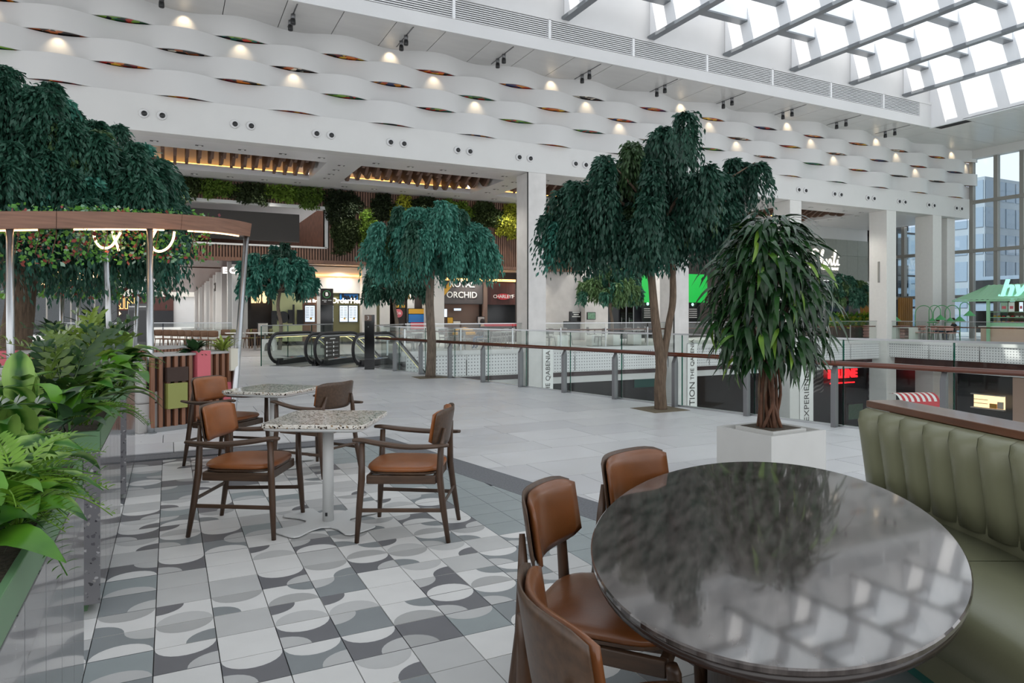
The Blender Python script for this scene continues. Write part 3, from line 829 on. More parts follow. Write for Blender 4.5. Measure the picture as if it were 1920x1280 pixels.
PT = [
 # x, z, rx, rz, mat, label
 (-.6, 7.0, .75, .42, 'moss_mid', 'mid green rounded moss clump on the slat wall, just right of the big left tree'),
 (.75, 7.0, .55, .55, 'moss_dark', 'dark leafy tuft hanging from the ceiling edge, second from the big left tree'),
 (1.9, 7.02, .8, .4, 'moss_mid', 'bright moss clump over the gallery opening, third from the big left tree'),
 (3.3, 6.95, .8, .55, 'moss_dark', 'dark fern tuft over the gallery opening near its middle'),
 (4.6, 7.05, .75, .4, 'moss_mid', 'mid green moss strip above the right part of the gallery opening'),
 (5.75, 6.95, .75, .5, 'moss_mid', 'green moss clump at the top right corner of the gallery opening'),
 (7.3, 6.6, .85, .9, 'moss_dark', 'dark planted patch on the slat wall immediately right of the gallery opening'),
 (7.5, 5.4, .75, .95, 'moss_dark', 'dark trailing plants below, right of the gallery opening'),
 (8.6, 5.6, .55, .8, 'moss_mid', 'yellowish green tongue of moss hanging low left of the middle tree'),
 (9.3, 6.7, .6, .75, 'moss_dark', 'dark leafy patch between two mossy tongues left of the middle tree'),
 (10.3, 6.45, .62, .85, 'moss_yellow', 'bright yellow green moss tongue just left of the middle tree top'),
 (11.4, 6.7, .8, .75, 'moss_dark', 'dark foliage high behind the middle tree crown'),
 (13.0, 6.6, .9, .8, 'moss_mid', 'green moss behind the middle tree top'),
 (14.8, 6.7, .9, .75, 'moss_dark', 'dark planting above the right of the middle tree'),
 (16.2, 6.35, .75, .9, 'moss_yellow', 'yellow green mossy drop right of the middle tree'),
 (17.6, 6.4, .8, 1.0, 'moss_dark', 'dark hanging planting left of the concrete column'),
 (18.1, 5.2, .55, .9, 'moss_dark', 'dark trailing tongue low beside the concrete column'),
 (19.5, 6.5, .9, .9, 'moss_mid', 'green planting right of the concrete column behind the forked tree')]
for x, z, rx, rz, m, lab in PT: patch('wall_plant', lab, x, z, rx, rz, m, int(1500*rx*rz/.5))

# ---------------------------------------------------------------- glazed end wall on the right with towers outside
cw = struct('window_1', (44.4, 0, 0))
yy = 25.0
ys = [31.5, 29.4, 27.2, 25.0, 23.6, 22.2, 20.2, 18.4, 16.4, 14.4, 12]
for a, b_ in zip(ys[:-1], ys[1:]):
    MB().box(-.05, .25, a-.11, a+.11, 0, 11.3 if a < 25.1 else ZB).build('mullion', 'mullion', cw)
    zz = [0, 2.6, 5.4, 8.4, 11.3] if a < 25.1 else [0, 2.6, 5.4, ZB]
    for z0, z1 in zip(zz[:-1], zz[1:]): MB().box(.08, .1, b_+.11, a-.11, z0+.06, z1-.06).build('pane', 'window_glass', cw)
for z in (2.6, 5.4, 8.4): MB().box(-.12, .12, 12, 31.5 if z < 7 else 25, z-.1, z+.1).build('transom', 'mullion', cw)
MB().box(-.3, .3, 8, 25, 11.05, ZS).build('head', 'white_wall', cw)
cw2 = struct('window_2', (0, 31.5, 0))
for x in (46.8, 49.6): MB().box(x-.06, x+.06, -.1, .1, 0, ZB).build('mullion', 'black_plastic', cw2)
for z0, z1 in ((0.1, 2.0), (2.0, 4.3), (4.3, ZB)):
    MB().box(46.86, 49.54, -.02, .02, z0+.05, z1-.05).build('pane', 'window_glass', cw2)
    MB().box(46.8, 49.6, -.08, .08, z1-.06, z1+.06).build('transom', 'black_plastic', cw2)
def tower(name, lab, x0, x1, y0, y1, z1, m, nf, nb, base=-8):
    t = thing(name, lab, 'building', ((x0+x1)/2, (y0+y1)/2, base))
    cx, cy_ = (x0+x1)/2, (y0+y1)/2
    W0 = MB().box(x0-cx, x1-cx, y0-cy_, y1-cy_, 0, z1-base).build('wall', m, t)
    fh = (z1-base)/nf; pw = (y1-y0)/nb
    wm = MB().box(-.06, .02, .12, pw-.12, .35, fh-.3).mesh('window', 'facade_blue' if m == 'facade_grey' else 'dark_glass')
    xw = (x1-x0)/nb; wm2 = MB().box(.12, xw-.12, -.06, .02, .35, fh-.3).mesh('window', 'facade_blue' if m == 'facade_grey' else 'dark_glass')
    for i in range(nf):
        for j in range(nb):
            link('window', wm, W0, loc=(x0-cx, y0-cy_+j*pw, i*fh)); link('window', wm2, W0, loc=(x0-cx+j*xw, y0-cy_, i*fh))
    return t
tower('office_tower', 'grey gridded office tower outside, seen through the left bays of the glazed end wall', 66, 74, 36.0, 43.0, 14, 'facade_grey', 9, 5)
tower('glass_tower', 'blue glazed tower outside, seen through the right bays of the glazed end wall', 64, 72, 24.5, 31, 17, 'facade_grey', 10, 5)
tower('glazed_block', 'dark glazed block outside, low behind the mint roofed kiosk', 60, 64, 14, 34.0, 4.6, 'facade_blue', 5, 9)
tower('rear_block', 'grey glazed building seen in the slot between the two white columns', 70, 84, 44, 54, 13, 'facade_blue', 7, 6)

# ---------------------------------------------------------------- chairs (local: facing +x, origin on the floor under the seat)
def cushion(a, b, z0, z1, e=3.6, n=32, taper=.0, dome=.012):
    r = []
    for k, (s, z) in enumerate(((.90, z0), (.985, z0+.006), (1.0, z0+.018), (.99, z1-.012), (.955, z1-.003), (.86, z1+.002), (.55, z1+dome*.8), (.15, z1+dome))):
        ring = superell(a*s if k < 6 else a*s, b*s, n, e if k < 6 else 2.6, z)
        r.append([(x, y*(1+taper*x/a), zz) for x, y, zz in ring])
    return r
def backrest_rings(wd, x0, z0, z1, lean, curve, th, off, n=13, inset=0.0, m=9):
    """curved slab: closed rings across the thickness, listed along the width"""
    rings = []
    for i in range(n):
        t = -1+2*i/(n-1); y = t*(wd/2-inset); cx = x0+curve*t*t+off
        e = abs(t)**6; hh = 1-.22*e
        zc = (z0+z1)/2+.006*t*t; ring = []
        H2 = (z1-z0)/2*hh-inset
        for sgn, seq in ((1, range(m)), (-1, range(m-1, -1, -1))):
            for j in seq:
                q = -1+2*j/(m-1); z = zc+q*H2
                edge = (1-abs(q)**8)*(1-abs(t)**10)
                ring.append((cx+sgn*th/2*(.35+.65*edge)-lean*(z-z0), y, z))
        rings.append(ring)
    return rings
def make_chair(arms, leather):
    t = thing('armchair' if arms else 'side_chair', 'x', 'chair')
    # seat frame
    f = MB()
    f.bar((.215, -.225, .395), (.215, .225, .395), .028, .055); f.bar((-.215, -.2, .395), (-.215, .2, .395), .028, .055)
    for s in (-1, 1): f.bar((-.225, s*.215, .395), (.225, s*.235, .395), .026, .055)
    f.build('seat_frame', 'walnut_flat', t, bevel=.006)
    sbd = MB().loft([superell(.225, .225, 28, 4, .423), superell(.235, .235, 28, 4, .43), superell(.235, .235, 28, 4, .441)]).build('seat_board', 'walnut_flat', t)
    MB().loft(cushion(.25, .245, .441, .478, taper=.05)).build('seat_cushion', leather, sbd, smooth=True)
    ztop = .635 if arms else .425
    for s in (-1, 1):
        MB().tube([(.275, s*.285, 0), (.262, s*.272, .22), (.25, s*.262, .40), (.245, s*.268, ztop)], [.0145, .021, .0225, .0185], 10, flat=1.0).build('front_leg', 'walnut', t, smooth=True)
        MB().tube([(-.31, s*.245, 0), (-.275, s*.235, .22), (-.25, s*.225, .42), (-.254, s*.2, .60), (-.272, s*.165, .72)], [.0145, .021, .023, .02, .010], 10).build('rear_leg', 'walnut', t, smooth=True)
        MB().bar((-.28, s*.236, .205), (.262, s*.272, .205), .014, .026).build('stretcher', 'walnut_flat', t, bevel=.005)
        if arms:
            pts = spline([(.305, s*.272, .655), (.25, s*.27, .655), (.12, s*.285, .637), (-.05, s*.3, .622), (-.2, s*.285, .622), (-.315, s*.262, .628)], 5)
            k = len(pts); rr = [.018+.012*math.sin(PI*i/(k-1)) for i in range(k)]
            MB().tube(pts, rr, 10, flat=.6).build('armrest', 'walnut_flat', t, smooth=True)
    MB().bar((-.275, -.235, .245), (-.275, .235, .245), .014, .024).build('rear_stretcher', 'walnut_flat', t, bevel=.005)
    wd = .47 if arms else .45
    shl = MB().loft(backrest_rings(wd, -.268, .60, .845, .16, .07, .016, 0)).build('back_shell', 'walnut_flat', t, smooth=True)
    MB().loft(backrest_rings(wd, -.268, .60, .845, .16, .07, .032, .022, inset=.008)).build('back_cushion', leather, shl, smooth=True)
    return t
arm0 = make_chair(True, 'tan_leather'); side0 = make_chair(False, 'dark_leather')
def put(o, x, y, ang, label):
    o.location = (x, y, 0); o.rotation_euler = (0, 0, ang); o['label'] = label; o['group'] = 'leather seated walnut chairs'
def aim(dx, dy): return math.atan2(dy, dx)
put(arm0, .50, 5.03, aim(.465, -.25), 'tan leather armchair left of the nearer terrazzo table, facing right')
c = copy_tree(arm0); put(c, 1.455, 4.46, aim(-.465, .27), 'tan leather armchair right of the nearer terrazzo table, facing left')
c = copy_tree(arm0); put(c, .52, 7.28, aim(.31, -.30), 'tan leather armchair beside the slatted bench at the farther terrazzo table')
c = copy_tree(arm0); put(c, 1.246, 6.56, aim(-.577, .82), 'walnut armchair seen from behind, between the two terrazzo tables')
put(side0, 1.37, 1.95, aim(.653, -.758), 'armless brown leather chair at the oval table, middle of the three')
c = copy_tree(side0); put(c, 1.93, 2.27, aim(.29, -.957), 'armless brown leather chair at the far end of the oval table, showing only its back')
c = copy_tree(side0); put(c, 1.0, 1.27, aim(.97, -.24), 'armless brown leather chair nearest the camera, cut by the lower frame edge')

# ---------------------------------------------------------------- square terrazzo tables
def make_table():
    t = thing('terrazzo_table', 'x', 'table')
    s = .35
    MB().loft([[(x*k, y*k, z) for x, y, _ in superell(s, s, 44, 14, 0)] for k, z in ((.985, .713), (1, .717), (1, .737), (.99, .741))]).build('table_top', 'terrazzo_multi', t)
    MB().loft([[(x*k, y*k, z) for x, y, _ in superell(s, s, 44, 14, 0)] for k, z in ((.86, .686), (.97, .7), (.975, .713))]).build('underside_rim', 'powder_white', t)
    MB().tube([(0, 0, .008), (0, 0, .69)], .038, 24).build('column', 'powder_white', t, smooth=True)
    # four-armed foot plate
    pl = []
    for q in range(4):
        a = q*PI/2; ca, sa = math.cos(a), math.sin(a)
        for r, h_ in ((.13, -.085), (.21, -.085), (.33, -.125), (.365, -.11), (.375, -.08), (.375, .08), (.365, .11), (.33, .125), (.21, .085), (.13, .085)):
            pl.append((r*ca-h_*sa, r*sa+h_*ca))
    MB().prism(pl, .006, .016).build('foot_plate', 'powder_white', t, bevel=.003)
    for q in range(4):
        a = q*PI/2; MB().lathe([(.016, 0), (.016, .006)], 12, (.335*math.cos(a), .335*math.sin(a))).build('glide', 'black_plastic', t)
    MB().box(-.008, .008, -.0395, -.037, .055, .08).build('maker_plate', 'black_plastic', t)
    return t
tb = make_table(); tb.location = (1.0, 4.87, 0); tb.rotation_euler = (0, 0, math.radians(-30)); tag(tb, 'square terrazzo table on a white pedestal, the nearer of two', 'table', 'square terrazzo tables')
for ch in tb.children:
    if ch.name.startswith('glide'): ch.location = (0, 0, 0)
pl_ = copy_thing(tb, (.92, 7.04, 0), math.radians(-44), 'square terrazzo table farther back, beside the slatted bench')
for t_ in (tb, pl_):
    for ch in t_.children:
        if ch.name.startswith(('foot_plate', 'glide')): ch.rotation_euler = (0, 0, math.radians(57))

# ---------------------------------------------------------------- oval stone table
t = thing('oval_table', 'large oval dark marble table with a wooden drum base in the right foreground', 'table', (1.86, 1.718, 0), math.radians(40.75))
def ell(a, b, z, n=96): return [(a*math.cos(2*PI*i/n), b*math.sin(2*PI*i/n), z) for i in range(n)]
A_, B_ = 1.04, .564
MB().loft([ell(A_-.004, B_-.004, .722), ell(A_, B_, .726), ell(A_, B_, .736), ell(A_-.004, B_-.004, .74)]).build('table_top', 'oval_stone', t)
MB().loft([ell(A_-.03, B_-.03, .69), ell(A_-.008, B_-.008, .70), ell(A_-.006, B_-.006, .7215)]).build('edge_band', 'stone_edge', t, smooth=True)
MB().loft([ell(.42, .2, .02, 64), ell(.42, .2, .69, 64)]).build('drum_base', 'walnut', t, smooth=False)
MB().loft([ell(.45, .23, 0, 64), ell(.45, .23, .02, 64)]).build('plinth', 'black_plastic', t)

# ---------------------------------------------------------------- olive banquette (local: +x along the back, +y behind it, seat towards -y)
e_ang = math.atan2(-.938, -.347)          # back runs from its far left end towards the camera
bq = thing('banquette', 'olive green channel tufted banquette with a wooden cap rail at the right edge', 'banquette', (3.55, 2.62, 0), e_ang)
# in this frame +x runs toward the camera; the sitter side is to the right of travel (-y)
side = -1
L = 2.6; nch = 15; cwid = L/nch
for i in range(nch):
    x0 = i*cwid; rings = []
    for k in range(9):
        q = -1+2*k/8; xx = x0+cwid/2+q*cwid/2*.985; bul = .034*(1-abs(q)**2.6)
        prof = [(.10, .46), (.075-bul, .47), (.062-bul*1.2, .6), (.04-bul*1.2, .75), (.02-bul, .86), (.028, .905), (.075, .925), (.12, .915)]
        rings.append([(xx, side*(-y+.02), z) for y, z in prof])
    MB().loft(rings, closed=False, caps=False).build('back_channel', 'olive_leather', bq, smooth=True)
MB().box(0, L, side*-.20, side*-.05, .02, .9).build('back_frame', 'olive_leather', bq, bevel=.03)
MB().box(-.02, L, side*-.27, side*-.06, .925, .965).build('cap_rail', 'cap_wood', bq, bevel=.006)
MB().box(-.01, L, side*-.26, side*-.2, .84, .925).build('rail_apron', 'cap_wood', bq)
for (xa, xb, nm) in ((.0, 1.12, 'seat_cushion'), (1.125, 2.6, 'seat_cushion')):
    rings = []
    prof = [(.0, .40), (.0, .455), (.3, .468), (.56, .462), (.63, .44), (.66, .40), (.665, .34), (.64, .27), (.58, .2)]
    for k in range(7):
        q = -1+2*k/6; xx = (xa+xb)/2+q*(xb-xa)/2; pz = -.012*abs(q)**6
        rings.append([(xx, side*(y), z+pz) for y, z in prof])
    MB().loft(rings, closed=False, caps=False).build(nm, 'olive_leather', bq, smooth=True)
MB().box(0, L, side*.0, side*.56, .08, .40).build('seat_base', 'olive_leather', bq)
MB().box(.02, L, side*.04, side*.5, 0, .08).build('plinth', 'teal_fabric', bq)

# ---------------------------------------------------------------- glass balustrade with wooden handrail
bal = thing('balustrade', 'frameless glass balustrade with a polished wooden handrail along the walkway edge', 'balustrade')
ln = (RAIL_B-RAIL_A).length; npan = 12; step = 1.27
post_me = MB(); post_me.box(-.03, .03, -.075, .015, 0, .70); post_me.add([(-.03, -.075, .70), (.03, -.075, .70), (.03, .015, .70), (-.03, .015, .70), (-.03, -.02, .79), (.03, -.02, .79), (.03, -.005, .80), (-.03, -.005, .80)], [(0,1,5,4), (1,2,6,5), (2,3,7,6), (3,0,4,7), (4,5,6,7)])
post_me = post_me.mesh('post', 'post_steel')
ang = math.atan2(rd.y, rd.x)
base = RAIL_A-rd*.5
def on(s, off=0): p = RAIL_A+rd*s+rn*off; return p
P0 = zp(1575, 798); s0 = (Vector((P0.x, P0.y))-RAIL_A).dot(rd)
svals = [s0+step*k for k in range(-9, 4)]
for s in svals:
    p = on(s); o = link('post', post_me, bal, loc=(p.x, p.y, 0)); o.rotation_euler = (0, 0, ang+(0 if rn.dot(Vector((-rd.y, rd.x))) > 0 else PI))
    if rn.dot(Vector((-rd.y, rd.x))) < 0: pass
for a_, b_ in zip([-.9]+svals, svals):
    if b_-a_ < .3: continue
    g = MB(); p, q = on(a_+.10, .06), on(b_+.075, .06); g.bar((p.x, p.y, .575), (q.x, q.y, .575), .02, 1.14); g.build('glass_pane', 'rail_glass', bal)
    g = MB(); g.bar((q.x, q.y, .005), (q.x, q.y, 1.145), .02, .012); g.build('pane_edge', 'glass_edge_teal', bal)
sE = svals[-1]+.1
p, q = on(-.9, .06), on(sE, .06); MB().bar((p.x, p.y, 1.15), (q.x, q.y, 1.15), .03, .025).build('glass_cap', 'steel', bal)
p, q = on(-.9, .06), on(sE, .06); MB().bar((p.x, p.y, .01), (q.x, q.y, .01), .05, .03).build('base_channel', 'steel', bal)
p, q = on(-.9, -.03), on(sE, -.03); MB().tube([(p.x, p.y, .83), (q.x, q.y, .83)], .045, 16, flat=.75).build('handrail', 'handrail_wood', bal, smooth=True)
# return balustrade on the right
bal2 = thing('balustrade', 'shorter glass balustrade with dark handrail turning off at the right frame edge', 'balustrade')
cpt = on(sE, .06); dr = Vector((.93, .37)).normalized()
for k in range(3):
    p, q = cpt+dr*(k*1.3+.02), cpt+dr*((k+1)*1.3-.02); MB().bar((p.x, p.y, .575), (q.x, q.y, .575), .02, 1.14).build('glass_pane', 'rail_glass', bal2)
    MB().bar((p.x, p.y, .005), (p.x, p.y, 1.145), .025, .02).build('pane_edge', 'glass_edge_teal', bal2)
    p = cpt+dr*(k*1.3+.5); o = link('post', post_me, bal2, loc=(p.x, p.y, 0)); o.rotation_euler = (0, 0, math.atan2(dr.y, dr.x))
q = cpt+dr*3.9
MB().tube([(cpt.x, cpt.y, .83), (q.x, q.y, .83)], .045, 16, flat=.75).build('handrail', 'handrail_wood', bal2, smooth=True)
MB().bar((cpt.x, cpt.y, 1.15), (q.x, q.y, 1.15), .03, .025).build('glass_cap', 'dark_rubber', bal2)

# ---------------------------------------------------------------- planters at the left
def planter(y0, lab, ln=1.55):
    t = thing('planter', lab, 'planter', (-.30, y0, 0))
    nb = 5; bw = ln/nb
    for i in range(nb):                                       # polished terrazzo facing slabs
        MB().box(-.02, 0, i*bw+.0015, (i+1)*bw-.0015, .05, .79).build('facing_slab', 'terrazzo_grey', t, bevel=.002)
    MB().box(-.56, -.0, -.012, .0, .05, .79).build('end_slab', 'terrazzo_grey', t, bevel=.002)
    MB().box(-.56, -.02, .001, ln, .05, .79).build('body', 'terrazzo_grey', t)
    MB().box(-.545, -.008, .01, ln-.01, .79, .86).build('liner', 'planter_green', t)
    fr = MB(); fr.box(-.55, -.002, -.002, .03, .79, .89); fr.box(-.55, -.002, ln-.03, ln, .79, .89); fr.box(-.022, -.002, .0, ln, .79, .89); fr.box(-.55, -.53, 0, ln, .79, .89)
    fr.build('liner_rim', 'planter_green', t, bevel=.003)
    MB().box(-.53, -.022, .03, ln-.03, .86, .872).build('soil', 'soil', t)
    MB().box(-.5, -.06, .05, ln-.05, 0, .05).build('plinth', 'planter_green', t)
planter(1.62, 'polished terrazzo planter with green metal liner nearest the camera at the left edge')
planter(3.90, 'polished terrazzo planter with green metal liner, the middle of three at the left')
planter(6.18, 'polished terrazzo planter with green metal liner, farthest of three at the left')

# leaves: blade meshes lie along +y, width in x, arching up then down in z
def blade(name, ln, wd, arch, droop, m, fold=.25, nseg=8, stem=.25, point=1.0, wav=0):
    V, F = [], []
    for i in range(nseg+1):
        t = i/nseg; y = ln*t*(1-.12*t*droop); z = arch*ln*math.sin(t*PI*.55)-droop*ln*t*t
        if t < stem: w_ = .012*ln
        else:
            q = (t-stem)/(1-stem); w_ = wd*.5*(math.sin(PI*min(1, q**.75))**.8)*(1 if q < .5 else 1) if q < 1 else 0.0
            w_ = max(w_, .0008)
        wz = wav*math.sin(t*9)
        V += [(-w_, y, z+fold*w_+wz), (0, y, z), (w_, y, z+fold*w_-wz)]
    for i in range(nseg):
        a = 3*i; F += [(a, a+1, a+4, a+3), (a+1, a+2, a+5, a+4)]
    return MB().add(V, F).mesh(name, m, True)
def frond(name, ln, nl, lw, ll, m, droop=.35, rise=.35, lift=.35):
    b = MB(); pts = []
    for i in range(9):
        t = i/8; pts.append(Vector((0, ln*t, rise*ln*math.sin(t*PI*.6)-droop*ln*t*t)))
    b.tube(pts, [.006*(1-.7*i/8) for i in range(9)], 5, 0)
    for k in range(nl):
        t = .22+.76*k/(nl-1); f = t*8; i = min(7, int(f)); p = pts[i].lerp(pts[i+1], f-i)
        sc = (1-.55*abs(t-.5)*1.4)
        for s in (-1, 1):
            d = Vector((s*.82, .52, lift)).normalized(); nrm = Vector((0, -.3, 1)); sd = d.cross(nrm).normalized()
            Lf = ll*sc; W = lw*sc
            tip = p+d*Lf-Vector((0, 0, .25*Lf))
            q1, q2 = p+d*Lf*.35, p+d*Lf*.7-Vector((0, 0, .08*Lf))
            b.add([p, q1+sd*W*.5, q2+sd*W*.42, tip, q2-sd*W*.42, q1-sd*W*.5, q1-Vector((0, 0, W*.12)), q2-Vector((0, 0, W*.1))], [(0, 1, 6), (0, 6, 5), (1, 2, 7, 6), (6, 7, 4, 5), (2, 3, 7), (7, 3, 4)], 0)
    return b.mesh(name, m, True)
BL = {
 'calathea': [blade('leaf', .46, .155, .55, .55, 'calathea', wav=.006), blade('leaf', .42, .14, .75, .45, 'calathea', wav=.008), blade('leaf', .38, .13, .35, .4, 'calathea')],
 'hosta': [blade('leaf', .36, .15, .6, .6, 'hosta', wav=.006), blade('leaf', .32, .14, .8, .5, 'hosta'), blade('leaf', .3, .12, .4, .4, 'dark_leaf')],
 'zz': [frond('frond', .55, 9, .045, .13, 'zz_leaf'), frond('frond', .48, 8, .045, .12, 'zz_leaf', .2, .6), frond('frond', .5, 8, .05, .12, 'dark_leaf', .45, .5)],
 'fern': [frond('frond', .34, 17, .016, .075, 'fern_leaf', .6, .5), frond('frond', .3, 15, .015, .07, 'fern_leaf', .35, .6)]}
lr = random.Random(17)
def plant(kind, name, lab, loc, n, sc=1.0, bias=None, tilt=(5, 60), grp='plants in the terrazzo planters'):
    t = thing(name, lab, 'plant', loc, 0, grp)
    for i in range(n):
        me = lr.choice(BL[kind]); o = link('leaf' if kind in ('calathea', 'hosta') else 'frond', me, t)
        a = 2*PI*i/n*2.4+lr.uniform(-.5, .5)
        if bias is not None and lr.random() < .6: a = bias+lr.uniform(-1.1, 1.1)
        el = math.radians(lr.uniform(*tilt)); s = sc*lr.uniform(.75, 1.15)
        o.rotation_euler = Euler((el, lr.uniform(-.25, .25), a), 'XYZ'); o.scale = (s, s, s)
        o.location = (lr.uniform(-.06, .06), lr.uniform(-.09, .09), lr.uniform(-.01, .02))
    return t
ZP_ = .87
R_ = -PI/2   # leaning towards +x, over the planter face
PLS = [
 ('hosta', 'dark_leaf_plant', 'leafy plant low in the nearest planter corner of the picture', (-0.44, 1.95, ZP_), 22, 0.72, None, (-8, 50)),
 ('fern', 'feathery_fern', 'fern filling the nearest planter next to its green rim', (-0.40, 2.12, ZP_), 22, 0.85, None, (-8, 55)),
 ('calathea', 'striped_calathea', 'small striped calathea behind the rim of the nearest planter', (-0.46, 2.25, ZP_), 18, 0.66, None, (0, 60)),
 ('calathea', 'striped_calathea', 'big striped calathea leaning over the nearest planter, low at the left edge', (-0.46, 2.45, ZP_), 15, 0.66, R_+.3, (0, 50)),
 ('hosta', 'dark_leaf_plant', 'dark leafed plant hanging over the nearest planter at the far left edge', (-0.42, 2.1, ZP_), 14, 0.64, R_, (0, 35)),
 ('fern', 'feathery_fern', 'feathery bright fern spilling over the nearest planter beside the striped leaves', (-0.42, 2.72, ZP_), 15, 0.76, R_, (-8, 40)),
 ('calathea', 'striped_calathea', 'tall striped calathea at the far end of the nearest planter', (-0.52, 2.95, ZP_), 16, 0.74, None, (15, 70)),
 ('zz', 'broad_frond_plant', 'broad frond plant at the left frame edge, behind the striped leaves', (-0.72, 2.75, ZP_), 12, 0.69, None, (20, 70)),
 ('fern', 'feathery_fern', 'feathery fern low at the left frame edge in the nearest planter', (-0.40, 2.3, ZP_), 12, 0.68, R_, (-8, 35)),
 ('calathea', 'striped_calathea', 'striped calathea in the gap behind the nearest planter', (-0.58, 3.12, ZP_), 14, 0.78, R_, (0, 60)),
 ('hosta', 'bright_hosta', 'bright green hosta over the middle planter corner', (-0.48, 4.02, ZP_), 20, 0.87, R_+.3, (0, 60)),
 ('fern', 'feathery_fern', 'feathery fern at the near end of the middle planter', (-0.40, 4.25, ZP_), 14, 0.80, R_, (-8, 40)),
 ('calathea', 'striped_calathea', 'striped calathea amid the middle planter', (-0.66, 4.15, ZP_), 16, 0.87, None, (15, 70)),
 ('zz', 'tall_frond_plant', 'tall yellow green frond plant in the middle of the middle planter', (-0.54, 4.55, ZP_), 16, 0.87, None, (20, 80)),
 ('hosta', 'bright_hosta', 'bright hosta at the far end of the middle planter', (-0.44, 4.95, ZP_), 20, 0.92, R_, (0, 65)),
 ('calathea', 'dark_calathea', 'dark striped plant along the face of the middle planter', (-0.42, 4.6, ZP_), 16, 0.78, R_, (0, 45)),
 ('zz', 'tall_frond_plant', 'arching frond plant at the far end of the middle planter', (-0.61, 5.2, ZP_), 16, 0.92, None, (20, 75)),
 ('zz', 'tall_frond_plant', 'tallest yellow green frond plant, in the farthest planter', (-0.51, 6.6, ZP_), 18, 1.10, None, (30, 82)),
 ('hosta', 'bright_hosta', 'bright hosta leaning out of the farthest planter near its front', (-0.42, 6.3, ZP_), 20, 0.97, R_, (0, 60)),
 ('fern', 'feathery_fern', 'feathery fern hanging from the front of the farthest planter', (-0.38, 6.55, ZP_), 14, 0.88, R_, (-8, 40)),
 ('calathea', 'striped_calathea', 'striped leaf plant at the far end of the farthest planter', (-0.44, 7.2, ZP_), 18, 1.01, R_, (5, 70)),
 ('hosta', 'bright_hosta', 'bright pointed leaf plant along the face of the farthest planter', (-0.40, 6.9, ZP_), 18, 0.92, R_, (0, 60)),
 ('zz', 'tall_frond_plant', 'frond plant at the back left of the farthest planter', (-0.74, 7.0, ZP_), 16, 1.06, None, (25, 75))]
for pk, pn, pl_, ploc, pq, psc, pb_, pt_ in PLS: plant(pk, pn, pl_, ploc, pq, psc, pb_, pt_)

# ---------------------------------------------------------------- ficus in a white cube planter
cx0, cy0, zt = 4.237, 3.903, .5
t = thing('cube_planter', 'square white plaster planter standing on the pavers behind the oval table', 'planter', (cx0+.325, cy0+.29, 0), math.radians(2))
bx = MB(); W, D = .655, .58
for (x0, x1, y0, y1) in ((-W/2, W/2, -D/2, -D/2+.03), (-W/2, W/2, D/2-.03, D/2), (-W/2, -W/2+.03, -D/2+.03, D/2-.03), (W/2-.03, W/2, -D/2+.03, D/2-.03)): bx.box(x0, x1, y0, y1, 0, zt)
bx.build('box', 'plaster_white', t); MB().box(-W/2+.03, W/2-.03, -D/2+.03, D/2-.03, .05, zt-.05).build('tray', 'plaster_white', t)
MB().box(-.2, .2, -.2, .2, zt-.05, zt+.01).build('inner_pot', 'plaster_white', t, bevel=.004)
MB().box(-.17, .17, -.17, .17, zt+.005, zt+.014).build('soil', 'soil', t)
fx, fy = 4.545, 4.19
fic = thing('ficus_tree', 'bushy long leafed ficus with a bundle of brown stems in the white cube planter', 'plant', (fx, fy, zt))
fr2 = random.Random(4); anchors = []
for i in range(26):
    a = 2*PI*i/26+fr2.uniform(-.2, .2); r0 = fr2.uniform(.03, .11); r1 = r0*fr2.uniform(.5, 1.1)
    a1 = a+fr2.uniform(-1.4, 1.4); a2 = a1+fr2.uniform(-.7, .7); hgt = fr2.uniform(.7, 1.55)
    pts = spline([(r0*math.cos(a), r0*math.sin(a), .0), (r1*math.cos(a1)*1.1, r1*math.sin(a1)*1.1, hgt*.3), (r1*math.cos(a2), r1*math.sin(a2), hgt*.6), (.2*math.cos(a2), .2*math.sin(a2), hgt)], 4)
    MB().tube(pts, [.016-.010*k/(len(pts)-1) for k in range(len(pts))], 6).build('stem', 'vine_stem' if i % 3 else 'bark', fic, smooth=True)
FL = [blade('leaf', .25, .046, .1, .75, 'ficus_leaf', nseg=6, stem=.1), blade('leaf', .27, .044, .2, .95, 'ficus_leaf', nseg=6, stem=.1), blade('leaf', .22, .048, .05, .5, 'ficus_leaf', nseg=6, stem=.1), blade('leaf', .24, .046, .1, .8, 'ficus_bright', nseg=6, stem=.1)]
stuffV, stuffF, off = [], [], 0
view = math.atan2(-fy, -fx)
for i in range(1150):
    hgt = fr2.uniform(0, 1)**.8; z = .56+1.14*hgt
    prof = max(.1, .50*(1-(abs(hgt-.45)/.63)**2.4))
    if hgt < .2: prof *= .8
    front = i < 300; low = hgt < .22
    a = view+fr2.uniform(-1.5, 1.5) if front else fr2.uniform(0, 2*PI)
    r = prof*(fr2.uniform(.3, 1) if not front else fr2.uniform(.55, 1))*.9
    if low: r = prof*fr2.uniform(.75, 1.05)
    z += max(0, hgt-.6)*.22*(1-r/.45)
    p = Vector((r*math.cos(a), r*math.sin(a), z)); me = FL[fr2.choice((0, 0, 0, 1, 1, 1, 2, 2, 3))]
    rot = Euler((math.radians(fr2.uniform(-40, 12)+(18 if hgt > .8 else -8)), fr2.uniform(-.4, .4), a-PI/2+fr2.uniform(-.6, .6)), 'XYZ'); s = fr2.uniform(.75, 1.12)
    if front:
        o = link('leaf', me, fic, loc=p); o.rotation_euler = rot; o.scale = (s,)*3
    else:
        M = Matrix.Translation(p) @ rot.to_matrix().to_4x4() @ Matrix.Scale(s, 4)
        vv = [M @ v.co for v in me.vertices]; stuffV += vv; stuffF += [tuple(off+k for k in pl.vertices) for pl in me.polygons]; off += len(vv)
